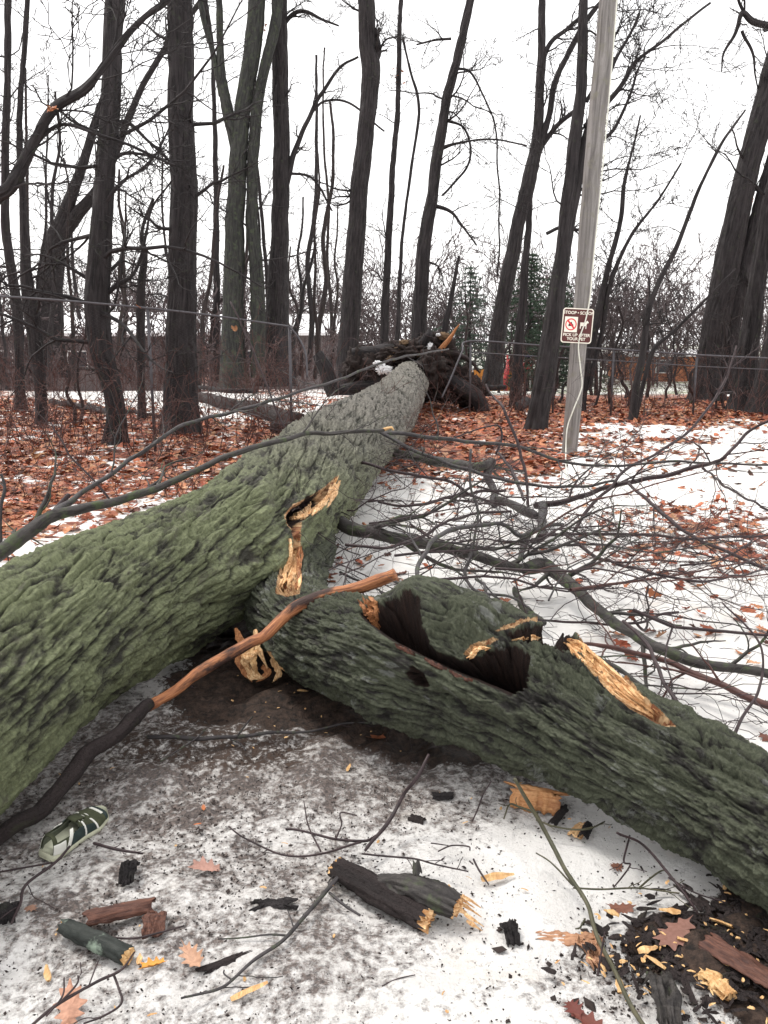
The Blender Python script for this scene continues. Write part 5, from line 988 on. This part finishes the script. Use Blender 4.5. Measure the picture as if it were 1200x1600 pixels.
# ------------------------------------------------------------------ log chunk, sticks, bark scraps, chips, leaves on the snow
rd = np.random.RandomState(31)
def rough_tube(mb, P, R, k=26, amp=.12, seed=0.0, sq=.85, tw=0.0, n=40, fr=14, trough=None):
    A = catmull(np.column_stack([P, R]), n); P = A[:, :3]; R = A[:, 3]; T = np.gradient(P, axis=0); T /= np.linalg.norm(T, axis=1)[:, None]
    Sd = np.cross(T, [0, 0, 1.]); Sd /= np.linalg.norm(Sd, axis=1)[:, None]; N = np.cross(Sd, T); th = np.arange(k)*2*math.pi/k
    sl = np.concatenate([[0], np.cumsum(np.linalg.norm(np.diff(P, axis=0), axis=1))])[:, None]+0*th
    cy, cz = R[:, None]*np.cos(th), R[:, None]*np.sin(th); nz = np.clip(np.abs(pn(sl*fr*.4+seed, cy*fr*3, cz*fr*3))*2.4, 0, 1)-.6+.5*fbm(sl*fr*2, cy*fr*4, cz*fr*4+seed, 3)
    RR = R[:, None]*(1+amp*nz); V = P[:, None]+RR[..., None]*(N[:, None]*np.cos(th)[None, :, None]*sq+Sd[:, None]*np.sin(th)[None, :, None])
    e = rd.normal(0, .3, (2, k))*R[0]; V[0] += T[0]*e[0][:, None]; V[-1] += T[-1]*e[1][:, None]
    i = np.arange(n-1)[:, None]*k; j = np.arange(k)[None]; j2 = (j+1) % k
    F = np.stack([i+j, i+j2, i+k+j2, i+k+j], -1).reshape(-1, 4); mb.add(V.reshape(-1, 3), F, np.stack([sl+seed, cy, cz], -1).reshape(-1, 3))
    return V[0], V[-1], T
def endcap(mb, ring, T, depth, seed):
    c = ring.mean(0); k = len(ring); rows = [c+(ring-c)*.97]
    for s_, d in ((.7, .3), (.4, .8), (.12, 1.)): rows.append(c+(ring-c)*s_+T*depth*d+rd.normal(0, .002, (k, 3)))
    V = np.concatenate(rows); F = [[r*k+i, r*k+(i+1) % k, (r+1)*k+(i+1) % k, (r+1)*k+i] for r in range(3) for i in range(k)]+[list(range(3*k, 4*k))]; mb.add(V, F)
# broken log chunk in the middle of the snow
R_ = Root('broken_log', G(620, 1385), 'thick broken log chunk with green bark and pale torn ends in the middle snow', 'log')
mb = MB(); P = [G(530, 1362, .03), G(575, 1392, .035), G(620, 1418, .03), G(664, 1442, .025)]; a, b, T = rough_tube(mb, P, [.034, .040, .038, .033], seed=2., n=70, k=44, amp=.16); mb.build('core', M['tree2'], R_)
mb = MB(); P2 = [G(592, 1394, .055), G(634, 1408, .065), G(676, 1420, .06), G(714, 1432, .045)]; a2, b2, T2 = rough_tube(mb, P2, [.020, .038, .044, .038], seed=7., n=70, k=44, amp=.3, sq=.7); mb.build('bark_slab', M['limbbark'], R_)
mb = MB(); endcap(mb, a, -T[0], .025, 1); mb.build('torn_end', M['chip'], R_, smooth=False)
mb = MB(); endcap(mb, b, T[-1], .012, 2); endcap(mb, b2, T2[-1], .01, 3)
for q in range(7): p = P2[3]+rd.uniform(-.03, .03, 3); splinter(mb, [p, p+[.02, -.005, -.01], p+[.05, -.01, -.03]], [.004, .006, .003, .001], (0, -.6, .8), rd, .003, 6)
mb.build('torn_end', M['wood'], R_, smooth=False)
mb = MB(); rough_tube(mb, [G(652, 1400, .09), G(650, 1394, .115)], [.014, .009], seed=3, n=10, k=12); mb.build('knob', M['limbbark'], R_)
# lichen stick
R_ = Root('lichen_stick', G(150, 1475), 'short dark stick with pale green lichen and a cut yellow end at the lower left', 'stick')
M['lichen'] = bark('lichen_bark', (.012, .016, .014), (.035, .04, .036), None, 0, 2, .4, .004, .7, blot=(.30, .38, .30))
mb = MB(); a, b, T = rough_tube(mb, [G(100, 1450, .025), G(150, 1476, .025), G(200, 1502, .025)], [.021, .025, .023], seed=9, n=60, k=30, amp=.2, fr=26); mb.build('bark', M['lichen'], R_)
mb = MB(); endcap(mb, a, -T[0], .004, 1); endcap(mb, b, T[-1], .006, 1); mb.build('cut_end', M['chip'], R_, smooth=False)
# bark scraps
def scrap(label, c, L, Wd, ang, m, curl=.5, lift=.012, name='bark_scrap', cat='bark', under=None, group=None, n=(40, 14), rag=.16, thick=.004):
    p = G(*c, lift); r = Root(name, p, label, cat, group); u = np.linspace(-.5, .5, n[0]); v = np.linspace(-.5, .5, n[1]); U_, V_ = np.meshgrid(u, v, indexing='ij')
    wv = 1-rag*(np.abs(pn(u*5+c[0], 1.))*1.6+np.abs(pn(u*19+c[0], 3.))*.6)[:, None]; X = U_*L*(1+rag*1.3*fbm(V_*4+c[1], 2.2+V_*0, 1., 3)); Yv = V_*Wd*wv; Z = curl*Wd*(-(V_*2)**2*.5+.5)+.12*Wd*fbm(U_*4+c[0], V_*4, 1., 3)
    ca, sa = math.cos(ang), math.sin(ang); V3 = np.stack([X*ca-Yv*sa, X*sa+Yv*ca, Z], -1)+p
    i = np.arange(n[0]-1)[:, None]*n[1]; j = np.arange(n[1]-1)[None]; mb = MB(); mb.add(V3.reshape(-1, 3), np.stack([i+j, i+n[1]+j, i+n[1]+j+1, i+j+1], -1).reshape(-1, 4), np.stack([X+c[0], Yv, Z], -1).reshape(-1, 3)); o = mb.build('scrap', M[m], r)
    md = o.modifiers.new('t', 'SOLIDIFY'); md.thickness = thick; md.offset = -1; return r
scrap('curled strip of reddish bark above the lichen stick', (188, 1432), .17, .055, .35, 'barkred', 1.0, .02)
scrap('upright dark bark scrap with a red inner side right of the lichen stick', (242, 1448), .055, .10, .15, 'barkred', .3, .015)
scrap('dark grey wedge of bark standing on the snow above the curled strip', (202, 1366), .045, .11, .1, 'tree', .5, .02)
scrap('big curled orange piece of inner bark under the limb edge', (838, 1256), .17, .085, -.35, 'stickwood', 1.5, .01, rag=.4)
scrap('small orange scrap of inner bark right of the big curled piece', (905, 1292), .08, .05, .9, 'wood', .4, .01)
scrap('flat tan scrap of wet bark in the right part of the snow', (888, 1458), .13, .06, -.1, 'scraptan' if 'scraptan' in M else 'wood', .15, .004, rag=.5)
scrap('upright tan scrap of wet bark beside the hanging green twig', (928, 1478), .05, .13, .1, 'scraptan' if 'scraptan' in M else 'wood', .15, .004, rag=.5)
scrap('mossy green slab of bark at the bottom right among the chips', (1036, 1565), .06, .17, -.1, 'limbbark', .35, .03)
scrap('split yellow block of wood with brown bark standing in the mulch', (1118, 1545), .035, .085, .5, 'chip', .15, .035, 'wood_block', 'wood', thick=.016, rag=.1)
scrap('dark black scrap with a thin stalk in the open snow', (797, 1452), .035, .09, .1, 'tree', .5, .006)
scrap('black bark crumb under the left foot of the limb', (692, 1242), .07, .04, 0, 'tree', .7, .006)
scrap('small brown bark crumb in the grey snow below the limb', (652, 1277), .05, .035, -.5, 'tree2', .7, .006)
scrap('dark crooked wood piece under the limb beside the curled orange bark', (872, 1276), .12, .03, 1.0, 'tree', 1., .02)
scrap('dark stubby wood piece right of the crooked one under the limb', (915, 1298), .08, .035, 1.1, 'tree', 1., .02)
scrap('brown torn slab lying in the mulch at the right edge', (1165, 1522), .20, .07, -.9, 'barkred', .5, .04)
scrap('dark knot of bark at the left edge of the snow', (14, 1425), .05, .07, .2, 'tree', 1., .01)
scrap('dark rotten crumb in the speckled snow left of the log chunk', (428, 1412), .11, .05, .1, 'tree', .5, .004, rag=.5)
scrap('dark flat rotten strip at the lower middle left', (352, 1505), .12, .03, .5, 'tree2', .4, .004, rag=.4)
# single leaves
def leaf(label, c, s, pal, ang=0.0, tilt=.25, col=None, lift=.01, name='fallen_leaf'):
    mb = MB(); scatter_leaves(mb, np.array([G(*c, lift)]), np.random.RandomState(int(c[0]*7+c[1])), (s, s), tilt+.15, pal, curl=.6, col=col, lift=0, fine=True); o = mb.build(name, M['leaf'], smooth=False); tag(o, label, 'leaf'); o.data.polygons.foreach_set('use_smooth', [True]*len(o.data.polygons))
    c_ = G(*c, lift)
leaf('pale tan oak leaf lying under the forked twig in the lower left corner', (108, 1575), .14, 2, col=(.52, .28, .19))
leaf('bright orange leaf chip right of the lichen stick', (240, 1512), .075, 2, col=(.70, .30, .04))
leaf('faded tan leaf left of the middle at the lower edge of the speckled snow', (302, 1502), .12, 2, col=(.50, .30, .20))
leaf('pale pink brown long leaf in the speckled snow', (322, 1358), .11, 2, col=(.45, .26, .21))
leaf('tan round leaf near the left edge below the bent twig', (45, 1412), .08, 2, col=(.42, .25, .18))
leaf('brown crumpled leaf in the white snow above the mulch', (970, 1412), .085, 0, col=(.22, .10, .07))
leaf('large brown oak leaf on the edge of the dark mulch', (1056, 1466), .15, 0, col=(.23, .12, .095), lift=.04)
leaf('dark red leaf at the bottom edge left of the mossy slab', (897, 1572), .075, 0, col=(.12, .03, .025))
leaf('small dark red leaf at the bottom edge right of the yellow stain', (925, 1597), .10, 0, col=(.14, .04, .03))
leaf('bright orange bit of leaf on the dark soil below the crotch', (308, 1284), .035, 1, col=(.62, .17, .04))
leaf('orange bit of leaf just above the other orange bit on the dark soil', (318, 1260), .035, 1, col=(.55, .18, .06))
leaf('orange leaf stuck in the twigs behind the limb', (1020, 940), .13, 1, col=(.45, .16, .07), tilt=1.2, lift=.05)
leaf('red brown leaf hanging by the reddish branch behind the torn strands', (985, 998), .08, 1, col=(.30, .09, .05), tilt=1.5, lift=.12)
leaf('brown leaf in the shade by the mulch at the limb foot', (1165, 1402), .10, 0, col=(.10, .04, .03))
leaf('orange leaf below the arching branch by the trunk at the left', (232, 785), .15, 1, col=(.48, .22, .07))
leaf('small rust leaf between the two twigs right of the green twig', (963, 1345), .06, 0, col=(.2, .09, .06))
def hangleaf(label, x, y, Y, s, col, n=1, host=None):
    mb = MB(); scatter_leaves(mb, np.array([onY(x+rd.uniform(-5, 5)*(n > 1), y+rd.uniform(-9, 9)*(n > 1), Y) for _ in range(n)]), rd, (s*.8, s*1.1), 1.6, 1, col=col, lift=0); tag(mb.build('hanging_leaf', M['leaf'], smooth=False), label, 'leaf')
hangleaf('bunch of curled orange leaves on a stem in the brush at the left', 57, 708, 8.5, .14, (.45, .24, .12), 4)
hangleaf('orange leaf hanging on the sagging fence rail', 216, 479, 10.9, .10, (.45, .17, .06))
hangleaf('pale orange leaf in the twigs below the sagging rail', 365, 520, 11, .11, (.40, .20, .10), 2)
for (x, y, s) in ((600, 985, .06), (617, 975, .07)):
    p = onD(x, y, 3.35); mb = MB(); scatter_leaves(mb, np.array([p]), rd, (s, s), 1.6, 2, col=(.45, .25, .10), lift=0); tag(mb.build('caught_leaf', M['leaf'], smooth=False), 'upright orange leaf at the left of the limb hollow' if x == 600 else 'dim upright leaf deeper inside the limb hollow', 'leaf')
# chips
def chip(mb, p, L, w, rng, z=.003):
    a = rng.uniform(0, math.pi); d = np.array([math.cos(a), math.sin(a), rng.uniform(-.15, .3)]); splinter(mb, [p-d*L/2+[0, 0, z], p+[0, 0, z*1.5], p+d*L/2+[0, 0, z]], [w*.6, w, w*.8, w*.3], (rng.normal(0, .3), rng.normal(0, .3), 1), rng, w*.35, 6)
CH_ = [((1046, 1430), .055, 'yellow wood chip in the shade of the limb right of the oak leaf'), ((1132, 1392), .03, 'small yellow chip close under the limb at the right'), ((1012, 1490), .05, 'pale split chip beside the oak leaf'), ((1080, 1480), .07, 'orange chip right of the oak leaf'), ((1024, 1510), .05, 'orange chip in front of the mossy slab'),
       ((968, 1545), .05, 'pale chip left of the mossy slab'), ((1126, 1450), .06, 'thin tan chip in the mulch near the right'), ((955, 1432), .04, 'flat yellow chip on the snow left of the mulch'), ((218, 1500), .04, 'round yellow chip at the end of the lichen stick'), ((390, 1555), .09, 'long pale sliver at the lower left middle'), ((74, 1515), .05, 'small orange sliver left of the lichen stick'),
       ((778, 1365), .10, 'long pale sliver right of the log chunk'), ((470, 1078), .07, 'pale yellow chip under the crotch splinters'), ((545, 1196), .04, 'small orange chip on the soil under the limb'), ((470, 1088), .04, 'second pale chip under the crotch splinters')][:14]
for (c, L, lab) in CH_:
    mb = MB(); chip(mb, G(*c, .03 if c[0] > 950 else .008), L, L*(.12 if L > .08 else .2), rd); tag(mb.build('wood_chip', M['chip'], smooth=False), lab, 'wood chip')
mb = MB()
for k in range(170):
    if k < 90: x, y = rd.normal(1070, 75), rd.normal(1510, 45)
    elif k < 120: x, y = rd.uniform(350, 640), rd.uniform(1060, 1180)
    else: x, y = rd.uniform(60, 1150), rd.uniform(1200, 1590)
    chip(mb, G(x, y, .03 if k < 140 else .006), rd.uniform(.005, .022), rd.uniform(.0015, .005), rd)
tag(mb.build('chip_litter', M['chip'], smooth=False), 'small pale chips scattered in the mulch and on the snow', 'chip litter', kind='stuff')
mb = MB()
for k in range(11000):
    x, y = (rd.uniform(-80, 1280), rd.uniform(1080, 1610)) if k % 3 == 0 else (rd.normal(330, 240), rd.normal(1240, 120))
    if k % 5 == 0: x, y = rd.normal(1080, 110), rd.normal(1500, 55)
    if y < 1000 or y > 1640: continue
    p = G(x, y, .002); s_ = rd.uniform(.0008, .0035)*(1 if k % 25 else 2.4); v = rd.normal(size=3)*s_*[1, 1, .3]; u = np.array([-v[1], v[0], 0])*rd.uniform(.3, .8); h = np.array([0, 0, s_])
    mb.add(np.array([p+v, p+u, p-v, p-u, p+h, p-h])+rd.normal(0, s_*.2, (6, 3)), np.array([[0, 1, 4], [1, 2, 4], [2, 3, 4], [3, 0, 4], [1, 0, 5], [2, 1, 5], [3, 2, 5], [0, 3, 5]]))
tag(mb.build('debris', M['soil'], smooth=False), 'black crumbs of bark and dirt sprinkled over the snow', 'debris', kind='stuff')
mb = MB()
for k in range(420):
    x, y = rd.normal(1120, 80), rd.normal(1480, 45); p = G(x, y, .02); chip(mb, p, rd.uniform(.02, .06), rd.uniform(.004, .012), rd)
tag(mb.build('mulch_pieces', M['tree2'], smooth=False), 'dark rotten wood pieces heaped in the lower right', 'mulch', kind='stuff')
mb = MB()
for k in range(260):
    x, y = rd.uniform(520, 1230), rd.uniform(840, 1150); p = onG(x, y); a = rd.uniform(0, 6.28); P = [p+np.array([math.cos(a), math.sin(a), 0])*t*.25+rd.uniform(-.01, .01, 3)+[0, 0, .012] for t in np.linspace(0, rd.uniform(.3, 1.2), 5)]; mb.tube(P, .0016, 3, cap=False)
tag(mb.build('twig_litter', M['twig']), 'tiny broken twigs sprinkled on the snow behind the limb', 'twig litter', kind='stuff')
